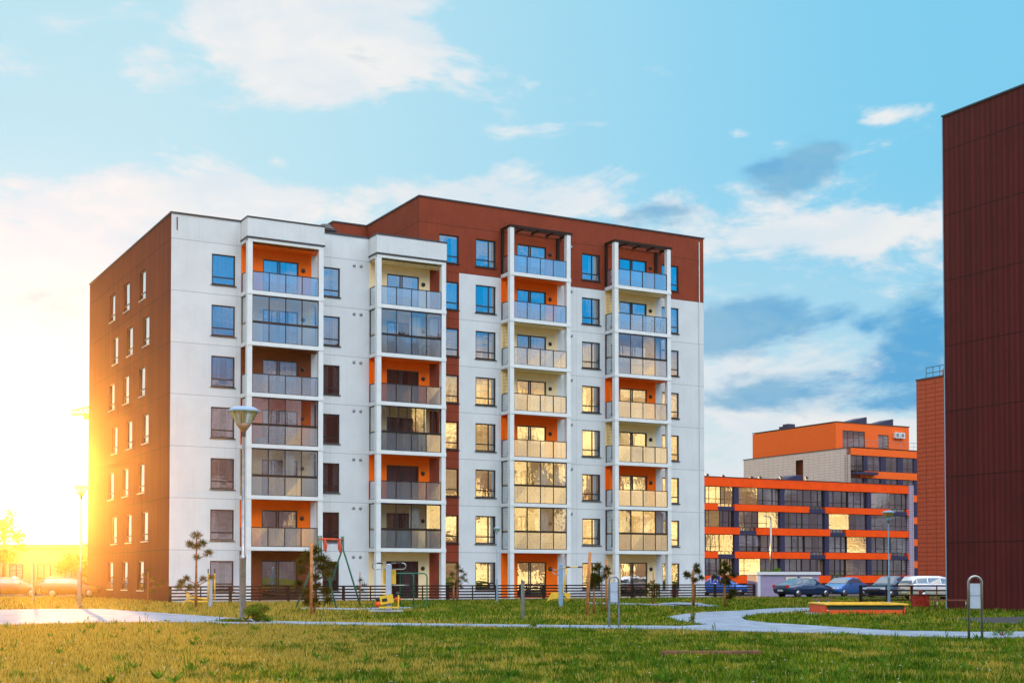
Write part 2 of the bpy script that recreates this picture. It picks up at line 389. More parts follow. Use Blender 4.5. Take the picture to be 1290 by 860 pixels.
def wall_holes(mb, a0, a1, z0, z1, holes, place, reveal=.14):
    """flat wall with rectangular holes; place(a, depth, z) -> point. holes: (a0,a1,z0,z1,has_reveal)"""
    A = sorted({a0, a1, *[min(max(h[i], a0), a1) for h in holes for i in (0, 1)]})
    Z = sorted({z0, z1, *[min(max(h[i], z0), z1) for h in holes for i in (2, 3)]})
    for i in range(len(A)-1):
        for j in range(len(Z)-1):
            ca = (A[i]+A[i+1])/2; cz = (Z[j]+Z[j+1])/2
            if any(h[0] < ca < h[1] and h[2] < cz < h[3] for h in holes): continue
            mb.quad(place(A[i], 0, Z[j]), place(A[i+1], 0, Z[j]), place(A[i+1], 0, Z[j+1]), place(A[i], 0, Z[j+1]))
    for h in holes:
        ca = (h[0]+h[1])/2; cz = (h[2]+h[3])/2
        if not h[4] or not (a0 < ca < a1 and z0 < cz < z1): continue
        q = [(h[0], h[2]), (h[1], h[2]), (h[1], h[3]), (h[0], h[3])]
        for k in range(4):
            p, r = q[k], q[(k+1) % 4]
            mb.quad(place(p[0], 0, p[1]), place(p[0], reveal, p[1]), place(r[0], reveal, r[1]), place(r[0], 0, r[1]))
CURT = ['curtain_white', 'curtain_grey', 'curtain_brown', 'curtain_lilac', 'curtain_white', 'curtain_gold', 'curtain_blue']
def frame_mb(w, h, mull=(), trans=(), t=.075, y0=.07, y1=.13):
    mb = MB(); mb.box(0, t, y0, y1, 0, h).box(w-t, w, y0, y1, 0, h).box(t, w-t, y0, y1, 0, t).box(t, w-t, y0, y1, h-t, h)
    for m_ in mull: mb.box(m_-t/2, m_+t/2, y0+.003, y1-.003, t, h-t)
    for z, a, b in trans: mb.box(max(a, t), min(b, w-t), y0+.006, y1-.006, z-t/2, z+t/2)
    return mb
def curtain_mb(w, h, y, kind):
    mb = MB(); n = max(10, int(w*14)); zt = h-.06
    spans = [(0.04, w-.04)] if kind == 0 else [(0.04, w*.42), (w*.7, w-.04)] if kind == 1 else [(0.04, w*.35)] if kind == 2 else [(w*.45, w-.04)]
    z0 = .05 if kind != 0 else random.choice([.05, h*.35, .05])
    for a, b in spans:
        k = max(6, int(n*(b-a)/w)); xs = [a+(b-a)*i/k for i in range(k+1)]
        ys = [y+.035*math.sin(i*1.9)+.015*math.sin(i*.7) for i in range(k+1)]
        for i in range(k): mb.quad((xs[i], ys[i], z0), (xs[i+1], ys[i+1], z0), (xs[i+1], ys[i+1], zt), (xs[i], ys[i], zt))
    return mb
_cache = {}
def window(parent, name, x, z, w, h, mull=(), trans=(), glass='window_glass', rz=0, y=0, base=None, sill=None, curt=None, jitter=.010):
    """window part: frame mesh > pane, curtain, sill"""
    key = (name, w, h, mull, trans)
    if key not in _cache: _cache[key] = (frame_mb(w, h, mull, trans).mesh(name, 'frame_dark'), MB().quad((.05, 0, .05), (w-.05, 0, .05), (w-.05, 0, h-.05), (.05, 0, h-.05)).mesh('pane', glass))
    fm, pm = _cache[key]
    f = link(name, fm, parent, (x, y, z) if base is None else base, (0, 0, rz))
    link('pane', pm, f, (0, .10, 0), (random.uniform(-1, .4)*min(jitter, .008), 0, random.uniform(-jitter, jitter)))
    ck = random.choice([0, 0, 1, 1, 2, 3]) if curt is None else curt[0]
    cm = random.choice(CURT) if curt is None else curt[1]
    if ck is not None and ck >= 0: curtain_mb(w, h, .26, ck).build('curtain', cm, f)
    if sill: MB().box(-.06, w+.06, -.07, .06, -.06, -.012).build('sill', sill, f)
    return f

# ------------------------------------------------------------------ the ground
struct(MB().quad((-900, -60, 0), (900, -60, 0), (900, 1400, 0), (-900, 1400, 0)).build('ground', 'grass_soil'))
def strip(name, pts, m, z, px=True):
    P = [G(*p) if px else Vector((p[0], p[1], 0)) for p in pts]
    mb = MB(); mb.prism([(p.x, p.y) for p in P], z-.10, z)
    return struct(mb.build(name, m)), [(p.x, p.y) for p in P]
from_px = [
 [(-30, 768.5), (60, 767), (130, 767), (215, 773), (300, 779), (350, 782.6), (520, 785.4), (700, 787.4), (860, 788.6), (889, 787), (872, 784), (852, 781.4), (840, 777), (862, 773.4), (892, 770.8), (935, 769), (981, 765.8), (1028, 765.4),
  (1042, 768.6), (1000, 770.8), (952, 773.8), (934, 777.7), (940, 781.3), (966, 784.4), (1000, 786.4), (1040, 789), (1124, 794.6), (1229, 796.3), (1330, 795.5), (1330, 803.5), (1229, 804.5), (1145, 802.2), (1060, 799), (1000, 797.3), (935, 795.6), (859, 793.8), (795, 792.5), (700, 791), (520, 788.6), (350, 786), (290, 786), (216, 783.4), (120, 784.5), (0, 787.4), (-30, 788)],
]
PATHS = []
o_, p_ = strip('paved_path', from_px[0], 'pave', .024); PATHS.append(p_)
for q in ([(740, 758.6), (905, 762.2), (905, 764.2), (740, 760.4)], [(828, 760), (850, 758.6), (880, 759), (895, 762), (860, 763)], [(380, 765), (445, 766), (520, 764.4), (520, 766.4), (445, 768.2), (380, 767)],
          [(1012, 771.4), (1040, 770.6), (1052, 773), (1020, 773.4)]):
    o_, p_ = strip('paved_path', q, 'pave', .020); PATHS.append(p_)
o_, p_ = strip('tarmac_patch', [(1195, 778.4), (1330, 776), (1330, 788), (1240, 784.5)], 'asphalt', .016); PATHS.append(p_)
o_, p_ = strip('parking_lot', [(46, 92), (60, 120), (42, 150), (20, 150), (13, 108), (12, 96), (24, 88)], 'asphalt', .02, False)
o_, p_ = strip('street', [(-120, 96), (-30, 100), (-31, 112), (-130, 112)], 'asphalt', .02, False)

def inpoly(x, y, poly):
    c_ = np.zeros(len(x), bool); j = len(poly)-1
    for i in range(len(poly)):
        xi, yi = poly[i]; xj, yj = poly[j]
        with np.errstate(divide='ignore', invalid='ignore'):
            c_ ^= ((yi > y) != (yj > y)) & (x < (xj-xi)*(y-yi)/(yj-yi+1e-12)+xi)
        j = i
    return c_
def grass(name, n, ymin, ymax, h, w, power=1.0):
    y = ymin+(ymax-ymin)*RNG.random(n)**power; x = (RNG.random(n)*2-1)*(y*.40+1.5)
    keep = np.ones(n, bool)
    jx = x+RNG.normal(0, .07, n); jy = y+RNG.normal(0, .16, n)
    for p in PATHS: keep &= ~inpoly(jx, jy, p)
    # nothing grows inside the big buildings
    uu = (x+19.68)*.87394+(y-77.4)*.48603; vv = -(x+19.68)*.48603+(y-77.4)*.87394
    keep &= ~((vv > -2.5) & (uu > -.2) & (uu < 45)); keep &= ~((x > 19.8+.486*(61.6-y)/.874) & (y < 61.6))
    x = x[keep]; y = y[keep]; n = len(x)
    clump = .5+.5*np.sin(x*1.7+np.sin(y*2.3)*1.4)*np.sin(y*1.3+np.sin(x*.9)*2)
    hh = h*(.45+.8*RNG.random(n))*(.7+.6*clump); a = RNG.random(n)*2*np.pi; ww = w*(.6+.8*RNG.random(n))
    lx = (RNG.random(n)-.5)*hh*1.1; ly = (RNG.random(n)-.5)*hh*1.1
    ca = np.cos(a)*ww/2; sa = np.sin(a)*ww/2
    v = np.empty((n, 3, 3)); v[:, 0] = np.c_[x-ca, y-sa, np.full(n, -.01)]; v[:, 1] = np.c_[x+ca, y+sa, np.full(n, -.01)]; v[:, 2] = np.c_[x+lx, y+ly, hh]
    me = bpy.data.meshes.new(name); me.vertices.add(n*3); me.loops.add(n*3); me.polygons.add(n)
    me.vertices.foreach_set('co', v.ravel()); me.loops.foreach_set('vertex_index', np.arange(n*3, dtype=np.int32))
    me.polygons.foreach_set('loop_start', np.arange(n, dtype=np.int32)*3); me.update(); me.validate()
    me.materials.append(M['grass_blade']); o = link(name, me); o['kind'] = 'stuff'; o['label'] = 'short green and dry golden lawn grass covering the open ground'; return o
grass('grass', 270000, 15, 42, .085, .022, 1.1)
grass('grass', 120000, 41, 95, .12, .045, .9)

def weeds():
    n = 420; y = 17+52*RNG.random(n)**1.3; x = (RNG.random(n)*2-1)*y*.39
    keep = np.ones(n, bool)
    for p in PATHS: keep &= ~inpoly(x, y, p)
    keep &= ~((x > 19+.486*(61.6-y)/.874))
    mb = MB()
    for X, Y in zip(x[keep], y[keep]):
        k = random.choice([0, 0, 1, 2]); q = random.uniform(.6, 1.4)
        if k == 0:   # rosette of broad leaves
            for i in range(9):
                a = random.uniform(0, 6.28); l = .13*q; d = Vector((math.cos(a), math.sin(a), random.uniform(.3, 1.1)))*l; p = Vector((X, Y, .03)); s_ = Vector((-math.sin(a), math.cos(a), 0))*.022*q
                mb.quad(p, p+d*.5+s_, p+d, p+d*.5-s_)
        elif k == 1: # tall seed stalks
            for i in range(4):
                p = Vector((X+random.gauss(0, .06), Y+random.gauss(0, .06), 0)); h = random.uniform(.14, .30)*q; tp = p+Vector((random.gauss(0, .04), 0, h)); mb.quad(p+Vector((-.004, 0, 0)), p+Vector((.004, 0, 0)), tp+Vector((.009, 0, 0)), tp+Vector((-.009, 0, 0)))
        else:        # dense tuft
            for i in range(26):
                a = random.uniform(0, 6.28); p = Vector((X+random.gauss(0, .07), Y+random.gauss(0, .07), 0)); tp = p+Vector((math.cos(a)*.07, math.sin(a)*.07, .17*q*random.uniform(.6, 1.2))); mb.quad(p, p+Vector((.016, 0, 0)), tp, tp)
    o = mb.build('weeds', 'bush_leaf'); o['kind'] = 'stuff'; o['label'] = 'scattered weeds and coarse tufts in the lawn'
    mb = MB()
    for i in range(260):
        y_ = 17+30*random.random()**1.4; x_ = random.uniform(-1, 1)*y_*.39; s_ = random.uniform(.010, .024); z_ = random.uniform(.05, .09); mb.quad((x_-s_, y_, z_), (x_, y_-s_, z_+.01), (x_+s_, y_, z_), (x_, y_+s_, z_+.012))
    o = mb.build('clover_flowers', 'pale_trim'); o['kind'] = 'stuff'; o['label'] = 'tiny pale flowers scattered through the lawn'
weeds()

# ------------------------------------------------------------------ MAIN APARTMENT BUILDING
TH = math.atan2(F, 3700-645)
bld = thing('apartment_building', 'long white and brown apartment building with four balcony stacks and ribbed end wall', 'building', (-19.68, 77.4, 0), TH)
WT, BT, DEP, ULEN = 22.45, 25.58, 22.2, 38.2
fw = {}   # front windows: column -> (u, width, mullion)
COLS = {'A': (2.39, 1.42, (), 7, ((.45, 0, 9),)), 'B': (9.26, 1.16, (), 7, ((.40, 0, 9),)), 'C': (17.17, 1.42, (), 8, ((.45, 0, 9),)),
        'D': (19.82, 1.48, (.98,), 8, ((.45, 0, 9),)), 'E': (27.95, 1.46, (.84,), 8, ((.45, 0, 9),)), 'F': (34.55, 1.45, (), 8, ((.45, 0, 9),))}
holes = []
for k_, (u, w, mu, nf, tr) in COLS.items():
    for fl in range(nf): holes.append((u, u+w, 3*fl+.58, 3*fl+2.38, True))
TOW = [dict(u0=4.16, u1=8.88, wall1=8.56, d0=5.50, d1=7.74, nf=7), dict(u0=12.36, u1=17.08, wall1=16.52, d0=13.57, d1=15.78, nf=7),
       dict(u0=21.70, u1=26.30, wall1=26.0, d0=22.90, d1=25.14, nf=8), dict(u0=29.80, u1=34.45, wall1=34.0, d0=31.02, d1=33.28, nf=8)]
for t in TOW: holes.append((t['u0'], t['wall1'], 0.0, 3.0*t['nf'], False))
front = lambda a, d, z: (a, d, z)
for a_, b_, z_ in ((0, 16.52, WT), (18.62, 21.70, 21.0), (26.0, 29.80, 21.0), (34.0, ULEN, 21.0)):
    mb = MB(); wall_holes(mb, a_, b_, 0, z_, holes, front); mb.build('white_wall', 'white_render', bld)
mb = MB(); wall_holes(mb, 16.52, 18.62, 0, 21.0, holes, front); wall_holes(mb, 16.52, ULEN, 21.0, BT, holes, front); wall_holes(mb, 15.77, 16.52, WT, BT, holes, front)
mb.quad((15.77, 0, WT), (15.77, 0, BT), (15.77, 18, BT), (15.77, 18, WT))
mb.box(13.3, 15.765, 8.5, 18, WT-.2, BT)
mb.build('brown_wall', 'brown_render', bld)
sh = []
SIDE = [6.64, 10.81, 14.87]
side = lambda a, d, z: (d, a, z)
for fl in range(7):
    for v in SIDE:
        off = 0.0 if fl % 2 == 0 else -.95
        sh.append((v+off-.75, v+off+.75, 3*fl+.62, 3*fl+2.42, True))
mb = MB(); wall_holes(mb, 0, DEP, 0, WT, sh, side, .16)
mb.build('ribbed_wall', 'rib_brown', bld)
mb = MB(); mb.quad((0, DEP, 0), (ULEN, DEP, 0), (ULEN, DEP, WT), (0, DEP, WT)); mb.quad((ULEN, 0, 0), (ULEN, DEP, 0), (ULEN, DEP, BT), (ULEN, 0, BT)); mb.quad((13.3, DEP-.01, WT), (ULEN, DEP-.01, WT), (ULEN, DEP-.01, BT), (13.3, DEP-.01, BT))
mb.build('rear_wall', 'white_render', bld)
mb = MB(); mb.box(.2, 15.7, .2, DEP-.1, WT-.35, WT-.25); mb.box(15.85, ULEN-.1, .2, DEP-.1, BT-.4, BT-.3); mb.build('roof', 'roofing', bld)
mb = MB()
for (a, b, z) in ((-.06, 4.2, WT), (8.8, 12.4, WT), (15.71, ULEN+.06, BT)): mb.box(a, b, -.06, .22, z, z+.09)
mb.box(-.06, .2, .22, DEP, WT, WT+.09); mb.box(15.71, 15.95, .22, 8.5, BT, BT+.09); mb.box(13.25, 15.9, 8.44, 8.7, BT, BT+.09); mb.box(13.24, 13.44, 8.7, DEP-4, BT, BT+.088); mb.box(ULEN-.2, ULEN+.06, .22, DEP, BT, BT+.09)
mb.build('coping', 'coping', bld)
mb = MB()
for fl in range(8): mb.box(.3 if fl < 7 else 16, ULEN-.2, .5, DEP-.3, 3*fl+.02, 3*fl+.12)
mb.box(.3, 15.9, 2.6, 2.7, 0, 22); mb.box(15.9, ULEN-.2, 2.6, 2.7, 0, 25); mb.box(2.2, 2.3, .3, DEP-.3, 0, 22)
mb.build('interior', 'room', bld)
mb = MB()
mb.tube([(37.78, -.06, .1), (37.78, -.06, 25.3)], .035, 6); mb.build('downpipe', 'white_paint', bld)
mb = MB(); mb.box(.30, .36, -.03, 0.0, 21.5, 22.25); mb.build('lightning_strap', 'frame_dark', bld)
for k_, (u, w, mu, nf, tr) in COLS.items():
    for fl in range(nf):
        cu = None
        tr_ = tr
        if k_ in 'DE': tr_ = ((.45, 0, 9),)
        if k_ in 'CDEF' and fl < 6: cu = (random.choice([0, 1, 0, 3]), random.choice(['curtain_white', 'curtain_gold', 'curtain_white', 'curtain_brown']))
        if k_ in 'AB' and fl < 5: cu = (random.choice([0, 1, 2]), random.choice(['curtain_brown', 'curtain_grey', 'curtain_lilac']))
        window(bld, 'window', u, 3*fl+.58, w, 1.8, mu, tr_, sill='frame_dark', curt=cu)
for fl in range(7):
    for v in SIDE:
        off = 0.0 if fl % 2 == 0 else -.95
        window(bld, 'end_window', 0, 0, 1.5, 1.8, (), ((.42, 0, 9),), rz=-math.pi/2, base=(0, v+off+.75, 3*fl+.62), sill='white_paint')
# balconies
OPEN, GLZ = 0, 1
PLAN = [[('darkbrown_paint', OPEN), ('orange_paint', OPEN), ('cream_paint', GLZ), ('orange_paint', GLZ), ('darkbrown_paint', OPEN), ('cream_paint', GLZ), ('orange_paint', OPEN)],
        [('cream_paint', OPEN), ('cream_paint', GLZ), ('orange_paint', OPEN), ('cream_paint', GLZ), ('orange_paint', OPEN), ('cream_paint', GLZ), ('cream_paint', OPEN)],
        [('orange_paint', OPEN), ('cream_paint', GLZ), ('cream_paint', GLZ), ('orange_paint', OPEN), ('cream_paint', OPEN), ('cream_paint', OPEN), ('orange_paint', OPEN), ('brown_paint', OPEN)],
        [('cream_paint', OPEN), ('orange_deep', GLZ), ('orange_paint', OPEN), ('cream_paint', OPEN), ('orange_paint', OPEN), ('orange_deep', GLZ), ('cream_paint', OPEN), ('brown_paint', OPEN)]]
PROJ = 1.2; CW = .30
lampm = MB().lathe([(0, 0), (.13, 0), (.13, .05), (.10, .10), (0, .10)], 14).xform(Matrix.Rotation(math.pi/2, 4, 'X')).mesh('wall_lamp', 'black', True)
ventm = MB().lathe([(0, 0), (.09, 0), (.09, .05), (0, .05)], 12).xform(Matrix.Rotation(math.pi/2, 4, 'X')).mesh('vent_cap', 'galv_dark', True)
for ti, t in enumerate(TOW):
    u0, u1 = t['u0'], t['u1']
    a, b = u0+CW+.02, u1-CW-.01      # clear front span between columns
    top = 21.25 if ti < 2 else 24.12
    for q0, q1 in ((u0, u0+CW), (u1-CW, u1)):
        MB().box(q0, q1, -PROJ-.02, -PROJ+CW, 0, top).build('balcony_column', 'white_paint', bld)
    for fl in range(t['nf']):
        mname, kind = PLAN[ti][fl]; z = 3.0*fl
        mb = MB(); wall_holes(mb, u0, t['wall1'], z, z+3.0, [(t['d0'], t['d1'], z+.16, z+2.42, True)], front, .10)
        mb.quad((t['wall1'], -.0, z), (t['wall1'], .14, z), (t['wall1'], .14, z+3), (t['wall1'], -.0, z+3))
        if not (ti > 1 and fl == 7): mb.quad((u0+.02, -.012, z+2.955), (u1-.02, -.012, z+2.955), (u1-.02, -PROJ+.1, z+2.955), (u0+.02, -PROJ+.1, z+2.955))  # soffit in the same paint
        mb.build('balcony_wall', mname, bld)
        w_ = t['d1']-t['d0']
        window(bld, 'balcony_door', t['d0'], z+.16, w_, 2.26, (w_*.42, w_*.48), (), curt=(random.choice([0, 1, 3]), random.choice(['curtain_brown', 'curtain_grey', 'curtain_white'])) )
        link('wall_lamp', lampm, bld, (t['d1']+.28, 0, z+1.97))
        if fl == 0: continue
        bal = MB().box(u0-.02, u1+.02, -PROJ-.05, -.002, z-.02, z+.21)
        bal = bal.build('balcony', 'white_paint', bld)
        # railing frame
        zt = z+1.36; zb = z+.215; yf = -PROJ+.05; t_ = .05
        rl = MB(); n = 4; xs = [a+(b-a)*i/n for i in range(n+1)]
        rl.box(a, b, yf-.025, yf+.025, zt-t_, zt); rl.box(a, b, yf-.02, yf+.02, zb, zb+.035)
        for x in xs: rl.box(x-.022, x+.022, yf-.022, yf+.022, zb+.035, zt-t_)
        xs_ = u0+.05
        rl.box(xs_-.025, xs_+.025, -PROJ+CW+.02, -.03, zt-t_, zt); rl.box(xs_-.02, xs_+.02, -PROJ+CW+.02, -.03, zb, zb+.035); rl.box(xs_-.022, xs_+.022, -.08, -.03, zb, zt)
        rl.box(u1-.075, u1-.025, -PROJ+CW+.02, -.03, zt-t_, zt); rl.box(u1-.072, u1-.028, -.08, -.03, zb, zt)
        rl.build('railing', 'frame_dark', bal)
        for i in range(n):
            j = random.uniform(-.012, .012)
            MB().quad((xs[i]+.03, yf+j, zb+.04), (xs[i+1]-.03, yf-j, zb+.04), (xs[i+1]-.03, yf-j+random.uniform(-.01, .01), zt-.05), (xs[i]+.03, yf+j, zt-.05)).build('glass_panel', 'frosted_glass', bal)
        MB().quad((xs_, -PROJ+CW+.03, zb+.04), (xs_, -.08, zb+.04), (xs_, -.08, zt-.05), (xs_, -PROJ+CW+.03, zt-.05)).build('glass_panel', 'frosted_glass', bal)
        MB().quad((u1-.05, -PROJ+CW+.03, zb+.04), (u1-.05, -.08, zb+.04), (u1-.05, -.08, zt-.05), (u1-.05, -PROJ+CW+.03, zt-.05)).build('glass_panel', 'frosted_glass', bal)
        if kind == GLZ:
            gf = MB(); zz = z+2.90
            gf.box(a, b, yf-.05, yf+.05, zz, zz+.075); gf.box(a, b, yf-.045, yf+.045, zt+.003, zt+.08)
            nn = n if ti != 1 or fl != 3 else 7
            for i in range(nn+1):
                x = a+(b-a)*i/nn; gf.box(x-.025, x+.025, yf-.03, yf+.03, zt+.08, zz)
            gf.box(xs_-.03, xs_+.03, -PROJ+CW+.01, -.02, zz, zz+.07); gf.box(xs_-.03, xs_+.03, -.09, -.02, zt, zz); gf.box(u1-.08, u1-.02, -.09, -.02, zt, zz)
            gf = gf.build('glazing_frame', 'frame_dark', bal)
            for i in range(4):
                j = random.uniform(-.02, .02)
                MB().quad((xs[i]+.03, yf+j, zt+.08), (xs[i+1]-.03, yf-j, zt+.08), (xs[i+1]-.03, yf-j, zz), (xs[i]+.03, yf+j, zz)).build('glazing_pane', 'loggia_glass', bal)
            MB().quad((xs_, -PROJ+CW+.03, zt+.08), (xs_, -.09, zt+.08), (xs_, -.09, zz), (xs_, -PROJ+CW+.03, zz)).build('glazing_pane', 'loggia_glass', bal)
            if (ti, fl) in ((0, 2), (1, 1), (1, 5), (2, 2), (3, 1), (2, 1)):
                curtain_mb((b-a)*.5, 1.45, 0, random.choice([1, 2])).build('blind', random.choice(['curtain_white', 'curtain_lilac']), bal, loc=(b-(b-a)*.5, -.75, zt+.05))
        if ti > 1 and fl < 7 or (ti, fl) == (1, 4):
            MB().box(u0+.12, u0+.62, -.36, -.004, z+.22, z+2.75).build('slatted_cupboard', 'cladding' if mname != 'orange_paint' else 'orange_paint', bal)
    if ti < 2:
        MB().box(u0-.03, u1+.03, -PROJ-.06, -.002, 21.36, WT-.0).build('canopy_fascia', 'white_render', bld)
        MB().box(u0-.06, u1+.06, -PROJ-.09, .3, WT, WT+.09).box(u0-.06, u1+.06, -PROJ-.09, -.004, 21.27, 21.36).build('canopy_trim', 'coping', bld)
        MB().box(u0, u1, -PROJ-.03, -.003, 21.08, 21.27).build('canopy_beam', 'white_paint', bld)
    else:
        mb = MB(); z = 24.12
        mb.box(u0-.05, u1+.12, -PROJ-.05, -PROJ+.07, z, z+.16); mb.box(u0-.03, u0+.10, -PROJ+.07, -.01, z, z+.16); mb.box(u1-.1, u1+.05, -PROJ+.07, -.01, z, z+.16)
        for i in range(1, 4): x = u0+(u1-u0)*i/4; mb.box(x-.04, x+.04, -PROJ+.07, -.01, z+.01, z+.12)
        for i in range(5): y = -PROJ+.2+i*.2; mb.box(u0+.1, u1-.1, y, y+.07, z+.125, z+.155)
        mb.box(u0-.02, u0+.14, -.20, -.01, 21.22, z); mb.box(t['wall1']-.1, t['wall1']+.1, -.14, -.01, 21.22, z)
        mb.build('pergola', 'darkbrown_paint' if ti > 5 else 'fence_wood', bld)
for fl in range(7):
    z = 3*fl+2.67
    for u in (11.35, 11.80): link('vent_cap', ventm, bld, (u, 0, z))
for fl in range(1, 8):
    for u in (26.62, 27.1): link('vent_cap', ventm, bld, (u, 0, 3*fl+2.68-.0))
MB().box(10.3, 11.0, 2.9, 3.6, WT-.3, WT+.85).box(10.05, 11.3, 2.7, 3.8, WT+.95, WT+1.05).box(10.3, 10.36, 2.9, 2.96, WT+.85, WT+.95).lathe([(.62, WT+1.06), (.3, WT+1.4), (0, WT+1.45)], 12, (10.7, 3.25)).build('roof_vent', 'coping', bld)
# paved terrace strip at the foot
struct(MB().box(.1, ULEN, -2.2, -.004, -.05, .05).build('terrace', 'concrete')).matrix_world = Matrix.Translation((-19.68, 77.4, 0)) @ Matrix.Rotation(TH, 4, 'Z')
def BW(u, n, z=0):  # building frame -> world (n = metres out from the facade)
    return Vector((-19.68+u*math.cos(TH)+n*math.sin(TH), 77.4+u*math.sin(TH)-n*math.cos(TH), z))

# ------------------------------------------------------------------ FENCES
def fence(label, p0, p1, h=.92, rails=5, step=3.3, group=None):
    L = (p1-p0).length; rz = math.atan2(p1.y-p0.y, p1.x-p0.x)
    r = thing('rail_fence', label, 'fence', p0, rz, group)
    for i in range(rails):
        z = .17+i*(h-.2)/(rails-1)
        MB().box(0, L, -.02, .02, z-.042, z+.042).build('rail', 'fence_wood', r)
    n = max(1, round(L/step))
    for i in range(n+1):
        x = L*i/n; MB().box(x-.075, x+.075, .022, .14, 0, h+.01).build('post', 'fence_wood', r)
        if i < n: x += L/n/2; MB().box(x-.03, x+.03, .022, .08, 0, h-.06).build('post', 'fence_wood', r)
    return r
fence('long dark slatted rail fence along the foot of the white apartment building', BW(-.6, 2.6), BW(40.6, 2.6))
fence('short dark rail fence behind the red slatted bin by the dark building', Vector((19.3, 74.6, 0)), Vector((28, 75.6, 0)), .98, 4, 3.0)

# ------------------------------------------------------------------ DARK BUILDING at the right
dk = thing('dark_building', 'tall windowless dark maroon ribbed building at the right edge of the view', 'building', (19.84, 61.58, 0), TH)
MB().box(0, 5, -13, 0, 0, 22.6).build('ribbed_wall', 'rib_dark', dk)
MB().box(-.05, 5.05, -13.05, .05, 22.6, 22.68).build('coping', 'coping', dk)
MB().box(.0, .06, .003, .06, 0, 22.55).build('corner_trim', 'blue_grey', dk)
# ------------------------------------------------------------------ RED TILED BUILDING behind it
rb = thing('red_tiled_building', 'red tiled building with a small roof railing, seen behind the dark maroon one', 'building', (36.1, 120, 0), TH)
MB().box(0, 18, -30, 0, 0, 18.9).build('tiled_wall', 'tile_red', rb)
MB().box(-.06, 18.05, -30.05, .06, 18.9, 19.0).build('coping', 'coping', rb)
mb = MB()
for y in [-.6-i*.8 for i in range(8)]: mb.tube([(.6, y, 19), (.6, y, 20)], .025, 5)
for z in (19.5, 20): mb.tube([(.6, -.6, z), (.6, -6.2, z)], .03, 5)
mb.build('roof_railing', 'black', rb)
mb = MB(); mb.lathe([(.12, 19), (.22, 19.2), (.2, 19.6), (.08, 19.9), (0, 20.2)], 8, (1.2, -2.2)); mb.lathe([(.12, 19), (.2, 19.2), (.2, 19.5), (0, 19.9)], 8, (1.2, -3.4)); mb.build('roof_vent', 'bark', rb)

# ------------------------------------------------------------------ ORANGE BUILDING
ob = thing('orange_building', 'low orange and navy apartment wing with wide loggia windows and small roof vents', 'building', ((889-645)/F*172, 172, 0), TH)
UL = -14.0
mb = MB(); wins = []
bays = [(-13.2, -6.9), (-6.1, -.4), (-.1, 4.49), (5.24, 12.11), (12.89, 19.86), (20.58, 27.49), (28.26, 35.2)]
rows = [(1.55, 3.78), (4.62, 6.85), (7.75, 9.92), (10.75, 13.0)]
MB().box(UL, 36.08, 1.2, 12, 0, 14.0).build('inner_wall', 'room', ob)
MB().box(UL, 36.05, .9, 13, 13.6, 14.1).build('roof', 'roofing', ob)
mb = MB(); mb.box(UL, 35.2, -.30, .9, 13.0, 14.16)
navy = MB()
def band(z0, z1, breaks):
    segs = []; cur = UL
    for s0, s1 in breaks: segs.append((cur, s0)); navy.box(s0+.02, s1-.02, -.24, .85, z0-.02, z0+.48); cur = s1
    segs.append((cur, 35.2))
    for a_, b_ in segs: mb.box(a_, b_, -.30, .9, z0, z1)
band(9.92, 10.75, [(1.76, 4.48), (17.02, 19.84), (31.72, 34.92)])
band(6.85, 7.75, [(5.28, 8.03), (20.69, 23.49)])
band(3.78, 4.62, [(1.76, 4.5), (17.1, 19.85), (31.75, 35.0)])
band(.55, 1.55, [(20.69, 23.49)])
mb.build('orange_band', 'orange_facade', ob)
for q in ((4.49, 5.24), (12.11, 12.89), (19.86, 20.58), (27.49, 28.26), (-.4, -.1), (-6.9, -6.1)): navy.box(q[0], q[1], -.18, 1.1, .0, 13.0)
navy.box(UL, 35.2, .0, 1.1, .0, .55)
navy.build('navy_pillars', 'navy', ob)
MB().box(35.2, 36.12, -.35, 12, 0, 14.3).build('tiled_pier', 'tile_lav', ob)
MB().box(UL, 36.1, -.36, -.1, 14.16, 14.24).build('coping', 'coping', ob)
for ri, (z0, z1) in enumerate(rows):
    for bi, (a_, b_) in enumerate(bays):
        if bi < 2: continue
        m_ = (a_+b_)/2+random.uniform(-.4, .4)
        for (p, q) in ((a_, m_), (m_, b_)):
            w = round(q-p, 2)-.02; mu = (round(w*random.choice([.33, .28, .4]), 2), round(w*.72, 2))
            low = 0.0
            for (s0, s1, rr) in ((1.76, 4.48, 3), (17.02, 19.84, 3), (31.72, 34.92, 3), (5.28, 8.03, 2), (20.69, 23.49, 2), (1.76, 4.5, 1), (17.1, 19.85, 1), (31.75, 35, 1), (20.69, 23.49, 0)):
                pass
            window(ob, 'loggia_window', p+.01, z0+.01, w, z1-z0-.02, mu, ((.62, 0, 99),), y=.02, jitter=.05,
                   curt=(random.choice([-1, 0, 1, 2, 3, 1]), random.choice(CURT)))
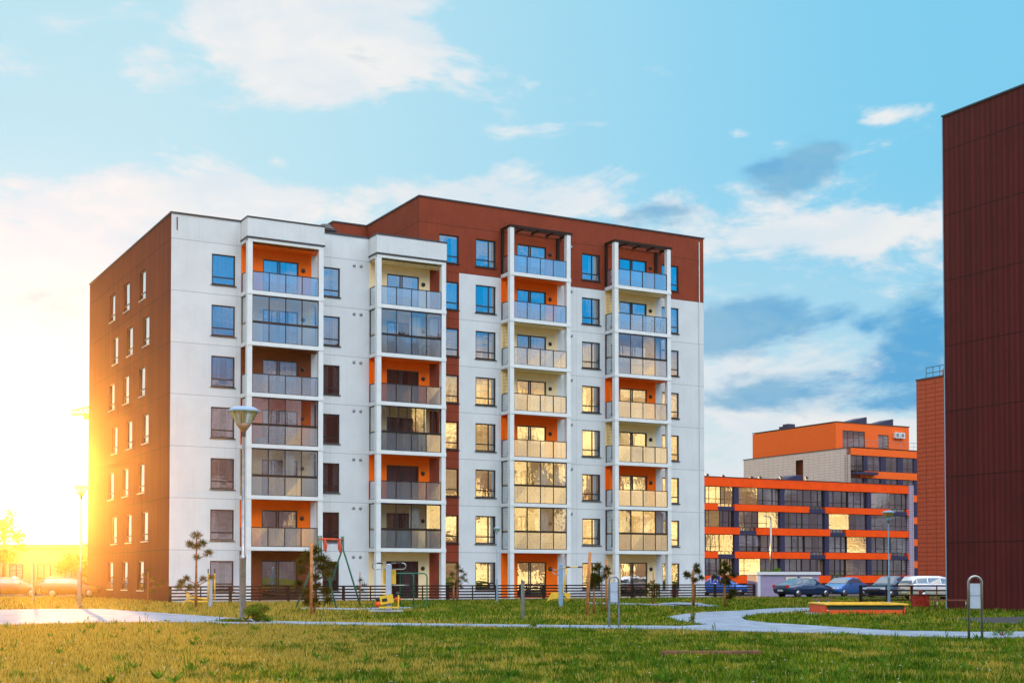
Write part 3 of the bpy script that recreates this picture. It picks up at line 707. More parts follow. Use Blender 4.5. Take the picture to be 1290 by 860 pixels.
# the glazing that drops lower where the navy tray replaces the orange band
for (s0, s1, z0, z1) in ((1.76, 4.48, 10.40, 10.76), (17.02, 19.84, 10.40, 10.76), (31.72, 34.92, 10.40, 10.76), (5.28, 8.03, 7.33, 7.76), (20.69, 23.49, 7.33, 7.76), (1.76, 4.5, 4.26, 4.63), (17.1, 19.85, 4.26, 4.63), (31.75, 35.0, 4.26, 4.63), (20.69, 23.49, 1.03, 1.56)):
    mb = MB(); w = s1-s0
    for i in range(5): x = s0+.06+(w-.12)*i/4; mb.box(x-.03, x+.03, .03, .09, z0, z1)
    mb.box(s0, s1, .03, .10, z0-.02, z0+.04)
    o = mb.build('loggia_screen', 'frame_dark', ob); MB().quad((s0, .06, z0), (s1, .06, z0), (s1, .06, z1), (s0, .06, z1)).build('pane', 'window_glass', o)
for x, s in ((2.6, .5), (5.2, .4), (10.0, .4), (11.4, .5), (15.0, .7), (19.5, .9), (1.0, .0)):
    if s: MB().tube([(x, 3, 14), (x, 3, 14.3+s*.6)], .10, 8).lathe([(.24, 14.3+s*.6), (.24, 14.42+s*.6), (0, 14.6+s*.6)], 8, (x, 3)).build('roof_vent', 'coping', ob)
for x in (-1.0, 17.2):
    mb = MB(); i = 0; mb.v += [(x-3.2, 3, 14.1), (x+1.5, 3, 14.1), (x+1.5, 3, 15.2), (x+.9, 3, 15.25), (x-3.2, 6, 14.1), (x+1.5, 6, 14.1), (x+1.5, 6, 15.2), (x+.9, 6, 15.25)]
    mb.f += [(0, 1, 2, 3), (4, 7, 6, 5), (0, 3, 7, 4), (1, 5, 6, 2), (3, 2, 6, 7)]; mb.build('roof_hatch', 'navy', ob)
    
# upper building behind
ub = thing('penthouse_building', 'taller building behind with a pale tiled flank under an orange penthouse', 'building', ((889-645)/F*172, 172, 0), TH)
U0 = 37.84; Y0 = 14.0
mb = MB(); mb.quad((U0, 24.6, 0), (U0, Y0, 0), (U0, Y0, 20.77), (U0, 24.6, 20.77)); mb.quad((U0, 39.3, 0), (U0, 26.3, 0), (U0, 26.3, 20.77), (U0, 39.3, 20.77)); mb.quad((U0, 26.3, 19.75), (U0, 24.6, 19.75), (U0, 24.6, 20.77), (U0, 26.3, 20.77))
mb.build('tiled_wall', 'tile_white', ub)
MB().box(U0+.7, 58, Y0+1.0, 39, 0, 20.7).build('inner_wall', 'darkbrown_paint', ub)
MB().box(U0-.05, U0+.3, Y0, 39.4, 20.77, 20.9).box(U0+.3, 58, Y0-.1, 39.4, 20.89, 20.95).build('coping', 'coping', ub)
o_b = MB(); n_b = MB()
for k in range(6):
    z = 19.72-3.4*k
    o_b.box(U0 if k != 1 else 40.6, 58, Y0-.1, Y0+.9, z, z+1.05)
    for q in ((40.5, 41.26), (43.98, 45.05), (47.5, 48.6), (50.95, 58)): n_b.box(q[0], q[1], Y0, Y0+.9, z-2.35, z)
    if k < 5:
        for q in ((37.98, 40.5), (41.26, 43.98), (45.05, 47.5), (48.6, 50.95)):
            window(ub, 'window', q[0]+.01, z-2.32, round(q[1]-q[0], 2)-.02, 2.30, (round((q[1]-q[0])*.5, 2),), ((.6, 0, 99),), y=Y0+.1, jitter=.02, curt=(random.choice([-1, 1, 2]), random.choice(CURT)))
n_b.box(37.9, 42.4, Y0-1.1, Y0-.12, 16.75, 17.15)
o_b.build('orange_band', 'orange_salmon', ub); n_b.build('navy_panel', 'navy', ub)
mb = MB()
for i in range(12): mb.box(37.95+i*.4, 37.99+i*.4, Y0-1.05, Y0-1.01, 17.15, 18.2)
mb.box(37.9, 42.4, Y0-1.06, Y0-1.0, 18.2, 18.26)
mb.build('balcony_railing', 'black', ub)
mb = MB()
for i in range(14): mb.tube([(38.4+i*1.4, Y0+.1, 20.9), (38.4+i*1.4, Y0+.1, 22.1)], .03, 4)
mb.tube([(38.4, Y0+.1, 22.1), (57, Y0+.1, 22.1)], .03, 4).tube([(38.4, Y0+.1, 21.5), (57, Y0+.1, 21.5)], .02, 4); mb.build('terrace_railing', 'galv_dark', ub)
mb = MB()
for i in range(16): z = 14.2+i*.35; mb.tube([(U0-.35, Y0+.25, z), (U0-.35, Y0+.85, z)], .025, 4)
for y in (.25, .85): mb.tube([(U0-.35, Y0+y, 14), (U0-.35, Y0+y, 19.8)], .03, 4)
mb.build('ladder', 'fence_wood', ub)
pu, py_ = 38.62, 18.0
fwp = [(40.0, 44.6, 20.96, 23.9), (47.4, 49.6, 20.96, 23.6)]
mb = MB(); wall_holes(mb, pu, 54.0, 20.9, 25.1, [(*w, True) for w in fwp], lambda a, d, z: (a, py_+d, z)); mb.box(pu, 54, py_+.6, 37.9, 20.9, 25.0); mb.quad((pu, py_+.6, 20.9), (pu, py_, 20.9), (pu, py_, 25.1), (pu, py_+.6, 25.1)); mb.build('penthouse_wall', 'orange_salmon', ub)
for w in fwp: window(ub, 'window', w[0], w[2], round(w[1]-w[0], 2), round(w[3]-w[2], 2), tuple(round((w[1]-w[0])*q, 2) for q in ((.25, .5, .75) if w[1]-w[0] > 3 else (.5,))), (), y=py_, curt=(-1, 'room'))
MB().box(pu-.06, 54.1, py_-.1, 37.96, 25.1, 25.22).build('penthouse_coping', 'coping', ub)
MB().box(39.2, 40.6, 29.6, 31.0, 25.2, 26.0).box(39.2, 40.0, 31.2, 31.9, 25.2, 25.7).build('roof_hatch', 'navy', ub)
for x in (46.3, 52.0):
    mb = MB(); mb.v += [(x-4, 21, 25.2), (x+1.6, 21, 25.2), (x+1.6, 21, 26.7), (x-4, 24, 25.2), (x+1.6, 24, 25.2), (x+1.6, 24, 26.7)]; mb.f += [(0, 1, 2), (3, 5, 4), (0, 2, 5, 3), (1, 4, 5, 2)]; mb.build('roof_skylight', 'navy', ub)
for x in (50.6, 51.7):
    a_ = MB().box(x, x+.95, py_-.5, py_-.05, 23.2, 24.1).build('air_conditioner', 'white_paint', ub)
    MB().lathe([(.32, 0), (.32, .03), (0, .03)], 14).xform(Matrix.Translation((x+.45, py_-.5, 23.65)) @ Matrix.Rotation(math.pi/2, 4, 'X')).build('fan_grille', 'galv_dark', a_)

# ------------------------------------------------------------------ foliage helpers
def tufts_mb(mb, c, r, n, ln=.16, w=.012, up=.35):
    for _ in range(n):
        d = Vector((random.gauss(0, 1), random.gauss(0, 1), random.gauss(up, 1))).normalized()
        p = Vector(c)+Vector((d.x*1.15, d.y, d.z*.8))*r*random.uniform(.0, 1.0); q = p+(d+Vector((0, 0, .25))).normalized()*ln*random.uniform(.6, 1.2)
        s = d.cross(Vector((random.gauss(0, 1), random.gauss(0, 1), random.gauss(0, 1)))).normalized()*w
        i = len(mb.v); mb.v += [tuple(p-s), tuple(p+s), tuple(q)]; mb.f.append((i, i+1, i+2))
def leaves_mb(mb, c, rad, n, size):
    for _ in range(n):
        d = Vector((random.gauss(0, 1), random.gauss(0, 1), random.gauss(0, 1))).normalized()*(random.random()**.5)
        p = Vector((c[0]+d.x*rad[0], c[1]+d.y*rad[1], c[2]+d.z*rad[2]))
        a = Vector((random.gauss(0, 1), random.gauss(0, 1), random.gauss(0, .7))).normalized(); b = a.orthogonal().normalized()
        s = size*random.uniform(.5, 1.3); i = len(mb.v)
        mb.v += [tuple(p-a*s), tuple(p+b*s*.45), tuple(p+a*s), tuple(p-b*s*.45)]; mb.f.append((i, i+1, i+2, i+3))
def pine(px, py, label, h, tufts, r=.035, lean=0.0, dens=60, tl=.19, group='young pines on the lawn'):
    """tufts: list of (dx, dz, radius) in metres across the view; a branch runs from the trunk to each"""
    g = G(px, py); t = thing('young_pine', label, 'tree', g, 0, group)
    tr = MB(); tr.tube([(0, 0, -.05), (lean*.4, 0, h*.4), (lean, .02, h*.96)], [r*1.3, r, r*.5], 7); fo = MB()
    for dx, dz, rad in tufts:
        oy = random.uniform(-.3, .3)*min(1, abs(dx)*2); zb = max(.1, dz-abs(dx-lean)*.55)
        if abs(dx) > .08: tr.tube([(lean*zb/h, 0, zb), (dx*.6, oy*.6, dz-abs(dx)*.2-.03), (dx, oy, dz)], [r*.45, r*.35, r*.2], 5)
        tufts_mb(fo, (dx, oy, dz), rad, int(dens*1.9*(rad/.16)**1.4), tl)
    tr.build('trunk', 'bark', t, True); fo.build('crown', 'needles', t); return t
def stake(px, py, h, label, r=.04, lean=.02, group='wooden stakes beside the young pines'):
    t = MB().tube([(0, 0, -.1), (lean, 0, h)], [r*1.05, r], 8).build('wooden_stake', 'stake_wood', None, True, G(px, py)); tag(t, label, 'stake', group); return t

# ------------------------------------------------------------------ LAMP POSTS
def lamp_post(g, h, label, rw=1.0, copper=True, blue=False):
    t = thing('street_lamp', label, 'street lamp', g, 0, 'lamp posts on the lawn')
    pm = 'galv' if not blue else 'blue_grey'; hs = h-.95*rw
    MB().lathe([(.105*rw, .05), (.105*rw, h*.285), (.12*rw, h*.29), (.12*rw, h*.30), (.062*rw, h*.315), (.050*rw, hs)], 16).build('pole', pm, t, True)
    MB().box(-.3*rw, .3*rw, -.3*rw, .3*rw, -.02, .07).build('foot', 'concrete', t)
    MB().lathe([(.075*rw, hs), (.075*rw, hs+.16*rw), (.06*rw, hs+.17*rw)], 14).build('collar', 'black', t, True)
    z = hs+.16*rw
    hd = MB().lathe([(.08*rw, z), (.11*rw, z+.06*rw), (.26*rw, z+.25*rw), (.22*rw, z+.27*rw)], 18).build('lamp_cup', 'lamp_copper' if copper else 'blue_grey', t, True)
    MB().lathe([(.24*rw, z+.25*rw), (.47*rw, z+.68*rw)], 18).build('lamp_glass', 'lamp_glass', t, True)
    MB().tube([(0, 0, z+.2*rw), (0, 0, z+.7*rw)], .06*rw, 8).build('bulb_holder', 'pale_trim', t, True)
    MB().lathe([(.54*rw, z+.67*rw), (.55*rw, z+.70*rw), (.36*rw, z+.82*rw), (0, z+.87*rw)], 20).lathe([(.54*rw, z+.67*rw), (0, z+.66*rw)], 20).build('lamp_hood', 'blue_grey', t, True)
    for a in (0, 2.1, 4.2): MB().tube([(.24*rw*math.cos(a), .24*rw*math.sin(a), z+.25*rw), (.48*rw*math.cos(a), .48*rw*math.sin(a), z+.68*rw)], .012*rw, 5).build('strut', 'galv', t)
    return t
lamp_post(G(305.5, 782), 7.07, 'tall galvanised lamp post beside the leafy bush, in front of the left balconies', 1.0)
lamp_post(G(626, 757.5), 4.3, 'small slim lamp post by the fence between the two middle balcony stacks', .42, False, True)
lamp_post(G(1120, 762.5), 4.75, 'blue grey lamp post between the sandbox and the silver car', .62, False, True)
lamp_post(G(101, 764), 5.9, 'lamp post in the sun glare left of the ribbed end wall', .72, True)
g = Vector((38.5, 199, 0)); t = thing('street_lamp', 'thin pale mast with a small head standing before the orange building', 'street lamp', (24.2, 126, 0))
MB().tube([(0, 0, 0), (0, 0, 6.9)], [.12, .07], 8).build('pole', 'galv', t, True); MB().tube([(0, 0, 6.9), (-.15, 0, 7.05), (-.7, 0, 7.1)], [.06, .07, .05], 8).build('lamp_head', 'galv', t, True)

# ------------------------------------------------------------------ YOUNG PINES, STAKES, BUSHES
pine(247, 765.5, 'young pine with bare brown trunk and three tufts, left of the tall lamp post', 3.35,
     [(0, 3.35, .20), (-.32, 2.95, .17), (.28, 3.0, .17), (0, 2.85, .15), (.5, 2.55, .18), (.0, 2.35, .12), (-.65, 1.15, .15), (-.4, 1.35, .14), (.35, 1.35, .12), (-.8, .95, .14), (.0, 1.0, .1), (.7, 1.4, .1), (-.25, .95, .14)], .06, dens=120)
pine(396, 774, 'dense young pine tied to a stout stake in front of the green swing frame', 2.5,
     [(.05, 2.45, .2), (-.25, 2.25, .2), (.35, 2.1, .2), (-.5, 2.0, .18), (.25, 1.75, .22), (-.55, 1.65, .16), (.5, 1.55, .16), (.05, 1.4, .18), (-.65, 1.15, .16), (.65, 1.9, .14), (.1, 1.05, .2), (-.35, .85, .18), (.4, .85, .2), (.0, .5, .2), (.55, .55, .16), (-.3, .45, .14), (.15, 2.1, .16)], .035, .04, 130)
stake(392, 776, 2.72, 'stout round stake supporting the dense pine before the green swing frame', .055, .0)
pine(454, 757, 'tiny pine behind the swing frame against the white wall', 1.2, [(0, 1.2, .12), (.2, .95, .1), (-.18, .8, .12), (.05, .6, .12)], .02)
stake(453, 756.6, 1.75, 'thin reddish stake right of the swing frame, against the white wall', .03)
pine(576, 757.5, 'young pine by the brown wall strip right of the second balcony stack', 2.0, [(0, 2.0, .14), (.22, 1.75, .14), (-.3, 1.55, .12), (.3, 1.35, .15), (.1, 1.15, .13), (-.2, 1.0, .12), (.2, .85, .12), (.45, 1.55, .1), (.5, 1.2, .1)], .035)
stake(571.5, 757, 1.3, 'short pale stake left of the pine by the brown wall strip', .05, 0)
pine(748, 774, 'small pine with one dark round tuft between a leaning stake and the arched information stand', 1.5, [(.0, 1.42, .17), (.05, 1.28, .18), (-.12, 1.3, .14), (.12, 1.42, .13), (.0, 1.15, .12)], .045, .0, 260, .14)
stake(739, 776, 2.38, 'leaning orange brown stake in the middle of the lawn', .06, .13)
pine(758, 771, 'forked pine with small dark tufts just left of the arched information stand', 1.75, [(-.25, 1.75, .11), (-.12, 1.9, .1), (.2, 1.75, .11), (.12, 1.45, .10), (-.05, 1.3, .08), (.28, 1.6, .08)], .03, 0, 130)
stake(764, 771, 2.15, 'dark upright stake right behind the arched information stand', .045, 0)
pine(822.5, 761, 'low bushy pine under a thin stake before the last balcony stack', 1.15, [(0, 1.1, .16), (-.25, .95, .14), (.2, .9, .15), (0, .75, .2), (-.3, .6, .15), (.3, .55, .14), (.05, .4, .16)], .04)
stake(823, 761, 1.75, 'thin upright stake at the low bushy pine before the last balcony stack', .03, 0)
pine(874, 763.5, 'slender pine with sparse dark tufts in front of the right end of the white building', 1.95, [(.15, 1.95, .13), (.2, 1.7, .16), (-.3, 1.5, .14), (.0, 1.25, .08), (.35, 1.38, .10), (-.38, 1.58, .10), (.1, 1.28, .08)], .045, 0, 150)
stake(872.5, 763.5, 1.78, 'pale stake tied to the slender pine at the end of the white building', .04, 0)
pine(913, 765, 'taller pine with dark tufts in front of the orange building', 2.0, [(0, 2.0, .17), (.12, 1.8, .16), (-.12, 1.65, .15), (.05, 1.35, .17), (-.5, 1.42, .13), (.4, 1.5, .12), (.15, 1.15, .15), (-.1, 1.2, .13), (.25, .5, .15), (.4, .7, .15)], .06, 0, 150)
pine(186, 762, 'spindly pine in front of the ribbed brown end wall', 1.9, [(0, 1.85, .1), (-.2, 1.5, .12), (.3, 1.3, .12), (.55, 1.0, .1), (-.3, .9, .12), (.2, .7, .1), (.7, 1.2, .08)], .035)
def bush(px, py, rad, n, size, label, m='bush_leaf', grp='small bushes on the lawn'):
    t = thing('bush', label, 'bush', G(px, py), 0, grp); st = MB()
    for i in range(9): a = random.uniform(0, 6.28); st.tube([(0, 0, 0), (rad[0]*.7*math.cos(a), rad[1]*.7*math.sin(a), rad[2]*1.5)], [.012, .005], 4)
    st.build('stem', 'bark', t); mb = MB()
    for i in range(12):
        a = random.uniform(0, 6.28); q = random.random()**.5; cc = (rad[0]*.75*q*math.cos(a), rad[1]*.75*q*math.sin(a), rad[2]*random.uniform(.35, 1.6)*(1-.35*q))
        leaves_mb(mb, cc, (rad[0]*.38, rad[1]*.38, rad[2]*.4), n//12, size)
    mb.build('leaves', m, t); return t
bush(324, 783.5, (.50, .42, .40), 1700, .05, 'leafy green bush at the foot of the tall lamp post')
bush(873, 784.5, (.14, .14, .24), 160, .035, 'tiny seedling at the tip of the lawn beside the forking path')
bush(672, 790, (.13, .13, .12), 150, .035, 'weed clump beside the low grey marker post')
bush(298, 783.5, (.7, .25, .10), 900, .035, 'low dark weeds along the path left of the tall lamp post')
bush(1262, 801, (.3, .2, .16), 320, .03, 'straggly dark weeds by the path at the right edge')

# ------------------------------------------------------------------ STREET FURNITURE
# arched information stands
def arch_stand(px, py, h, w, label):
    g = G(px, py); t = thing('information_stand', label, 'information stand', g, 0, 'arched steel information stands')
    r = w/2-.03; pts = [(-r, 0, -.1)]+[(-r*math.cos(a), 0, h-.03-r+r*math.sin(a)) for a in [math.pi*i/14 for i in range(15)]]+[(r, 0, -.1)]
    MB().tube(pts, .030, 10).build('tube_frame', 'galv', t, True)
    MB().box(-r+.035, r-.035, -.012, .012, h*.50-.03, h*.87).build('board', 'grey_paint', t)
    MB().box(-r+.03, r-.03, -.018, .018, h*.49, h*.50-.03).box(-r+.03, r-.03, -.018, .018, h*.68, h*.69).build('board_rail', 'galv_dark', t); return t
arch_stand(773.5, 790, 1.52, .34, 'arched steel information stand in the middle of the lawn')
arch_stand(1229, 805.5, 1.52, .37, 'arched steel information stand at the right by the dark building')
t = thing('marker_post', 'low galvanised marker post with slanted top in the middle of the lawn', 'post', G(658.5, 780.5), 0, 'marker posts')
mb = MB(); mb.v += [(-.06, -.04, -.05), (.06, -.04, -.05), (.06, .04, -.05), (-.06, .04, -.05), (-.06, -.04, 1.40), (.06, -.04, 1.30), (.06, .04, 1.30), (-.06, .04, 1.40)]; mb.f += [(0, 1, 5, 4), (1, 2, 6, 5), (2, 3, 7, 6), (3, 0, 4, 7), (4, 5, 6, 7)]
post_mesh = mb.mesh('post', 'galv'); link('post', post_mesh, t); MB().box(-.05, -.012, -.048, -.041, .8, 1.25).build('plate', 'galv_dark', t)
t2 = copy_tree(t); t2.location = G(99.5, 764.5); t2['label'] = 'marker post in the sun glare left of the ribbed end wall'; t2.scale = (1.3, 1.3, 1.3)
t2 = copy_tree(t); t2.location = G(42, 757); t2['label'] = 'thin marker post between the two cars in the sun glare'; t2.scale = (1.2, 1.2, 1.7)
t = tag(MB().box(-.95, .95, -.07, .07, -.02, .085).box(.1, .55, -.12, -.071, -.01, .07).build('plank', 'bench_wood', None, False, G(896, 825)), 'red brown plank lying in the grass in the right foreground', 'plank'); t.rotation_euler = (0, 0, .02)

# swing frame
t = thing('swing_frame', 'tall green swing frame with red straps wound round its top', 'swing', G(398, 766), 0)
yb = 3.6
MB().tube([(-.93, 0, 0), (-.28, 0, 1.66), (.12, 0, 2.45), (.12, 0, 3.35)], .042, 8).build('leg', 'green_paint', t, True)
MB().tube([(.95, 0, 0), (.43, 0, 1.95), (.24, 0, 2.42), (.22, 0, 3.35)], .042, 8).build('leg', 'green_paint', t, True)
MB().tube([(1.66, yb, 0), (.92, yb, 2.4), (.80, yb, 2.75), (.80, yb, 3.42)], .042, 8).build('leg', 'green_paint', t, True)
MB().tube([(-.15, yb, 0), (.58, yb, 2.3), (.70, yb, 2.65), (.72, yb, 3.42)], .042, 8).build('leg', 'green_paint', t, True)
MB().tube([(.17, -.1, 3.2), (.76, yb+.1, 3.27)], .045, 8).build('top_beam', 'orange_plank', t, True)
for s in (.18, .82):
    x = .17+.59*s; MB().tube([(x+.03, yb*s, 3.2), (x+.10, yb*s, 2.9), (x+.07, yb*s-.05, 2.6), (x+.01, yb*s, 2.8), (x, yb*s, 3.2)], .05, 6).build('strap', 'red_paint', t, True)
# pull-up rails
t = thing('exercise_rails', 'green tubular exercise rails beside the yellow padded machine', 'exercise rails', G(521, 764.5))
u = lambda x: (x-521)/26.0
MB().tube([(u(521), 0, 0), (u(521), 0, 1.48), (u(520), 0, 1.58), (u(517), 0, 1.62), (u(498), 0, 1.62)], .033, 8).build('hoop', 'green_paint', t, True)
MB().tube([(u(521.5), 0, .08), (u(537.5), 0, .08), (u(537.7), 0, 1.42), (u(537), 0, 1.55), (u(534), 0, 1.62), (u(517), 0, 1.62)], .033, 8).build('hoop', 'green_paint', t, True)
MB().tube([(u(503.7), .3, 0), (u(503.7), .3, 1.5), (u(505), .1, 1.6)], .03, 8).build('leg', 'green_paint', t, True)
# machine with yellow back pad and pedals
t = thing('exercise_machine', 'grey post exercise machine with yellow back pad and orange black pedals', 'exercise machine', G(489.7, 773), 0, 'outdoor gym machines')
MB().box(-.11, .11, -.08, .08, -.05, 1.92).lathe([(.11, 1.92), (.08, 1.97), (0, 1.98)], 12).build('post', 'grey_paint', t)
def oval(x0, x1, z0, z1, y):
    r = (z1-z0)/2; zc = (z0+z1)/2; s = 1 if x1 > x0 else -1
    return [(x0, y, z1)]+[(x1-s*r+s*r*math.sin(a), y, zc+r*math.cos(a)) for a in [math.pi*i/8 for i in range(9)]]+[(x0, y, z0)]
MB().tube(oval(-.1, -.65, 1.76, 2.0, -.05), .022, 8).build('handle', 'galv', t, True)
MB().tube(oval(.1, .68, 1.76, 2.0, -.05), .022, 8).build('handle', 'galv', t, True)
for x in (-.34, .40): MB().tube([(x-.12, -.05, 2.0), (x+.12, -.05, 2.0)], .03, 8).build('grip', 'black', t, True)
MB().box(-.23, .27, .085, .14, 1.17, 1.75).build('back_pad', 'yellow_paint', t)
MB().tube([(.1, 0, 1.13), (.78, .2, 1.13)], .025, 8).build('side_bar', 'galv', t, True)
b_ = MB().box(-.30, .22, -.2, -.1, 0, .34).xform(Matrix.Translation((0, 0, .42)) @ Matrix.Rotation(-.16, 4, 'Y')).build('pedal_block', 'yellow_paint', t)
MB().box(-.22, -.02, -.215, -.2, .10, .22).xform(Matrix.Translation((0, 0, .42)) @ Matrix.Rotation(-.16, 4, 'Y')).build('slot', 'black', b_)
for x, z in ((-.42, .42), (.36, .62)):
    p_ = MB().tube([(x-.09, -.1, z-.08), (x+.09, -.1, z+.02)], .10, 10).build('pedal', 'orange_plank', t, True); MB().tube([(x-.06, -.1, z+.12), (x+.06, -.1, z+.2)], .09, 10).build('foot_strap', 'black', p_, True)
MB().box(-.35, .40, -.30, -.22, .24, .30).tube([(.40, -.26, .27), (.40, -.2, .75)], .03, 6).build('foot_bar', 'yellow_paint', t)
MB().box(-.75, .55, -.35, .35, .10, .16).build('base_plate', 'concrete', t)
# lever machine
t = thing('exercise_machine', 'blue grey exercise machine with yellow lever and black knob before the third balcony stack', 'exercise machine', G(706.5, 764), 0, 'outdoor gym machines')
v_ = lambda x, z: ((x-706.5)/26.0, (764-z)/26.0)
MB().box(-.10, .10, -.07, .07, -.05, 2.05).lathe([(.10, 2.05), (0, 2.09)], 10).build('post', 'blue_grey', t)
def T(pts, r, nm, m, y=-.1): MB().tube([(v_(a, b)[0], y, v_(a, b)[1]) for a, b in pts], r, 8).build(nm, m, t, True)
T([(708, 716), (712, 714), (734, 713.8)], .028, 'handle', 'yellow_paint'); T([(713, 713.9), (718, 713.9)], .04, 'grip', 'black'); T([(728, 713.8), (734, 713.8)], .035, 'grip', 'black')
T([(713.5, 716), (712, 728), (709, 745), (713, 751), (716, 756)], .04, 'lever', 'yellow_paint')
T([(693.7, 717.2), (704, 718)], .02, 'arm', 'galv'); T([(694, 718), (699, 723), (704, 724)], .02, 'arm', 'galv'); T([(691.8, 717), (695.5, 717)], .06, 'knob', 'black')
MB().prism([(-.70, .25), (-.55, .35), (0, .45), (0, .72), (-.45, .70)], -.05, .02).xform(Matrix.Rotation(math.pi/2, 4, 'X')).build('seat_plate', 'yellow_paint', t)
MB().prism([(.18, .35), (.30, .25), (.48, .55), (.42, .68), (.22, .68)], -.05, .02).xform(Matrix.Rotation(math.pi/2, 4, 'X')).build('foot_plate', 'yellow_paint', t)
# rowing machine at left
t = thing('exercise_machine', 'yellow seated exercise machine with two upright bars by the left end of the fence', 'exercise machine', G(265, 764), 0, 'outdoor gym machines')
v_ = lambda x, z: ((x-265)/26.0, (764-z)/26.0)
MB().box(-.09, .09, -.06, .06, -.05, 1.42).build('post', 'grey_paint', t)
for x in (262.6, 270.8):
    T([(x, 756), (x, 722)], .035, 'upright', 'yellow_paint'); T([(x, 722), (x, 716)], .03, 'grip', 'black')
T([(262, 757), (245, 757.5), (236, 755), (232, 759), (231, 763)], .05, 'leg', 'yellow_paint')
T([(262, 754), (240, 752)], .04, 'beam', 'yellow_paint')
MB().box(-1.1, -.75, -.2, .1, .42, .50).box(-1.12, -1.04, -.2, .1, .5, .75).build('seat', 'yellow_paint', t)

# sandbox
c0 = G(1044, 773.2); c1 = G(1137, 773.2); w = c1.x-c0.x
t = thing('sandbox', 'low red and dark green plank sandbox with a yellow rim', 'sandbox', c0)
MB().box(0, w, -.03, .03, 0, .17).box(0, w, w-.03, w+.03, 0, .17).box(-.12, -.06, 0, w, 0, .34).box(w+.06, w+.12, 0, w, 0, .34).build('lower_plank', 'orange_plank', t)
MB().box(-.05, w+.05, -.02, .04, .172, .36).box(-.05, w+.05, w-.04, w+.02, .172, .36).build('upper_plank', 'dark_green', t)
MB().box(-.16, w+.2, -.12, .18, .362, .42).box(-.16, w+.2, w-.2, w+.1, .362, .42).box(-.16, .14, .18, w-.2, .362, .42).box(w-.1, w+.2, .18, w-.2, .362, .42).build('rim', 'yellow_plank', t)
for x in (.02, w-.08): MB().tube([(x+.03, -.035, .09), (x+.03, -.05, .09)], .02, 8).build('bolt', 'galv', t)
MB().box(.0, w, .1, w-.1, 0, .12).build('sand', 'cladding', t)
# litter bin
g = G(1159.5, 765); t = thing('litter_bin', 'red slatted litter bin with dark lid by the short fence', 'bin', g)
for i in range(9):
    a = -.36+i*.08; MB().box(a, a+.066, -.28, -.25, .05, .60).build('slat', 'red_wood', t)
MB().box(-.35, .35, -.248, .25, .04, .59).build('bin_body', 'red_wood', t)
MB().box(-.38, .38, -.30, .28, .602, .64).build('lid', 'black', t); MB().box(-.06, .06, -.05, .05, .642, .85).build('lid_post', 'red_wood', t)
# benches
def bench(px, py, w, label, ry=0.0):
    t = thing('park_bench', label, 'bench', G(px, py), ry, 'backless benches')
    for i in range(3): MB().box(-w/2, w/2, -.2+i*.135, -.075+i*.135, .44, .485).build('seat_board', 'bench_wood', t)
    for x in (-w/2+.3, w/2-.22): MB().tube([(x, -.16, 0), (x, -.16, .40), (x, -.10, .437), (x, .10, .437), (x, .16, .40), (x, .16, 0)], .025, 8).build('leg', 'galv', t, True)
    return t
bench(1035.5, 768, .95, 'short wooden bench at the left end of the sandbox')
bench(1196, 769, 1.75, 'long wooden bench in front of the dark building')

# kiosk
ks = thing('utility_kiosk', 'lavender utility kiosk with pale roof edge and two white doors', 'kiosk', (17.6, 96.5, 0), TH-.38)
MB().box(0, 4.5, 0, 2.6, 0, 1.58).build('wall', 'lavender', ks); MB().box(-.12, 4.62, -.12, 2.7, 1.58, 1.80).build('roof', 'pale_trim', ks)
MB().box(-.04, .16, -.05, .0-.002, 0, 1.58).box(-.05, -.002, 0, .16, 0, 1.58).build('corner_post', 'pale_trim', ks)
for x in (2.05, 3.15): d = MB().box(x, x+.85, -.05, -.003, .55, 1.42).build('door', 'cream_paint', ks); MB().box(x+.1, x+.75, -.06, -.051, .65, 1.34).build('door_panel', 'white_paint', d)
MB().box(2.93, 3.03, -.06, -.003, 1.35, 1.45).build('fitting', 'black', ks)
t = thing('shrub', 'round dark shrub showing over the roof of the lavender kiosk', 'shrub', (20.2, 102.5, 0)); mb = MB()
for i in range(16): a = random.uniform(0, 6.28); q = random.random(); leaves_mb(mb, (1.3*q*math.cos(a), .8*q*math.sin(a), 1.5+random.uniform(-.6, .8)*(1-q*.5)), (.45, .45, .4), 90, .10)
mb.build('leaves', 'bush_leaf', t); MB().tube([(0, 0, 0), (.1, 0, 1.6)], .05, 6).build('stem', 'bark', t)
# blue sign
t = thing('blue_sign', 'blue square sign with a white letter at the right end of the white building', 'sign', BW(39.05, .3, 0), 0)
MB().tube([(-.1, .03, 0), (-.1, .03, 1.75)], .025, 8).build('pole', 'galv', t, True)
MB().box(-.42, .22, -.015, .015, 1.02, 1.52).build('panel', 'sign_blue', t)
MB().box(-.43, .235, -.008, .02, 1.0, 1.54).build('panel_rim', 'sign_white', t)
fc = bpy.data.curves.new('letter', 'FONT'); fc.body = 'A'; fc.size = .5; fc.extrude = .004; fc.materials.append(M['sign_white'])
lt = bpy.data.objects.new('letter_shape', fc); col.objects.link(lt); bpy.context.view_layer.update()
lme = bpy.data.meshes.new_from_object(lt.evaluated_get(bpy.context.evaluated_depsgraph_get())); bpy.data.objects.remove(lt)
lo = bpy.data.objects.new('letter', lme); col.objects.link(lo); lo.parent = t; lo.location = (-.26, -.022, 1.09); lo.rotation_euler = (R(90), 0, 0)

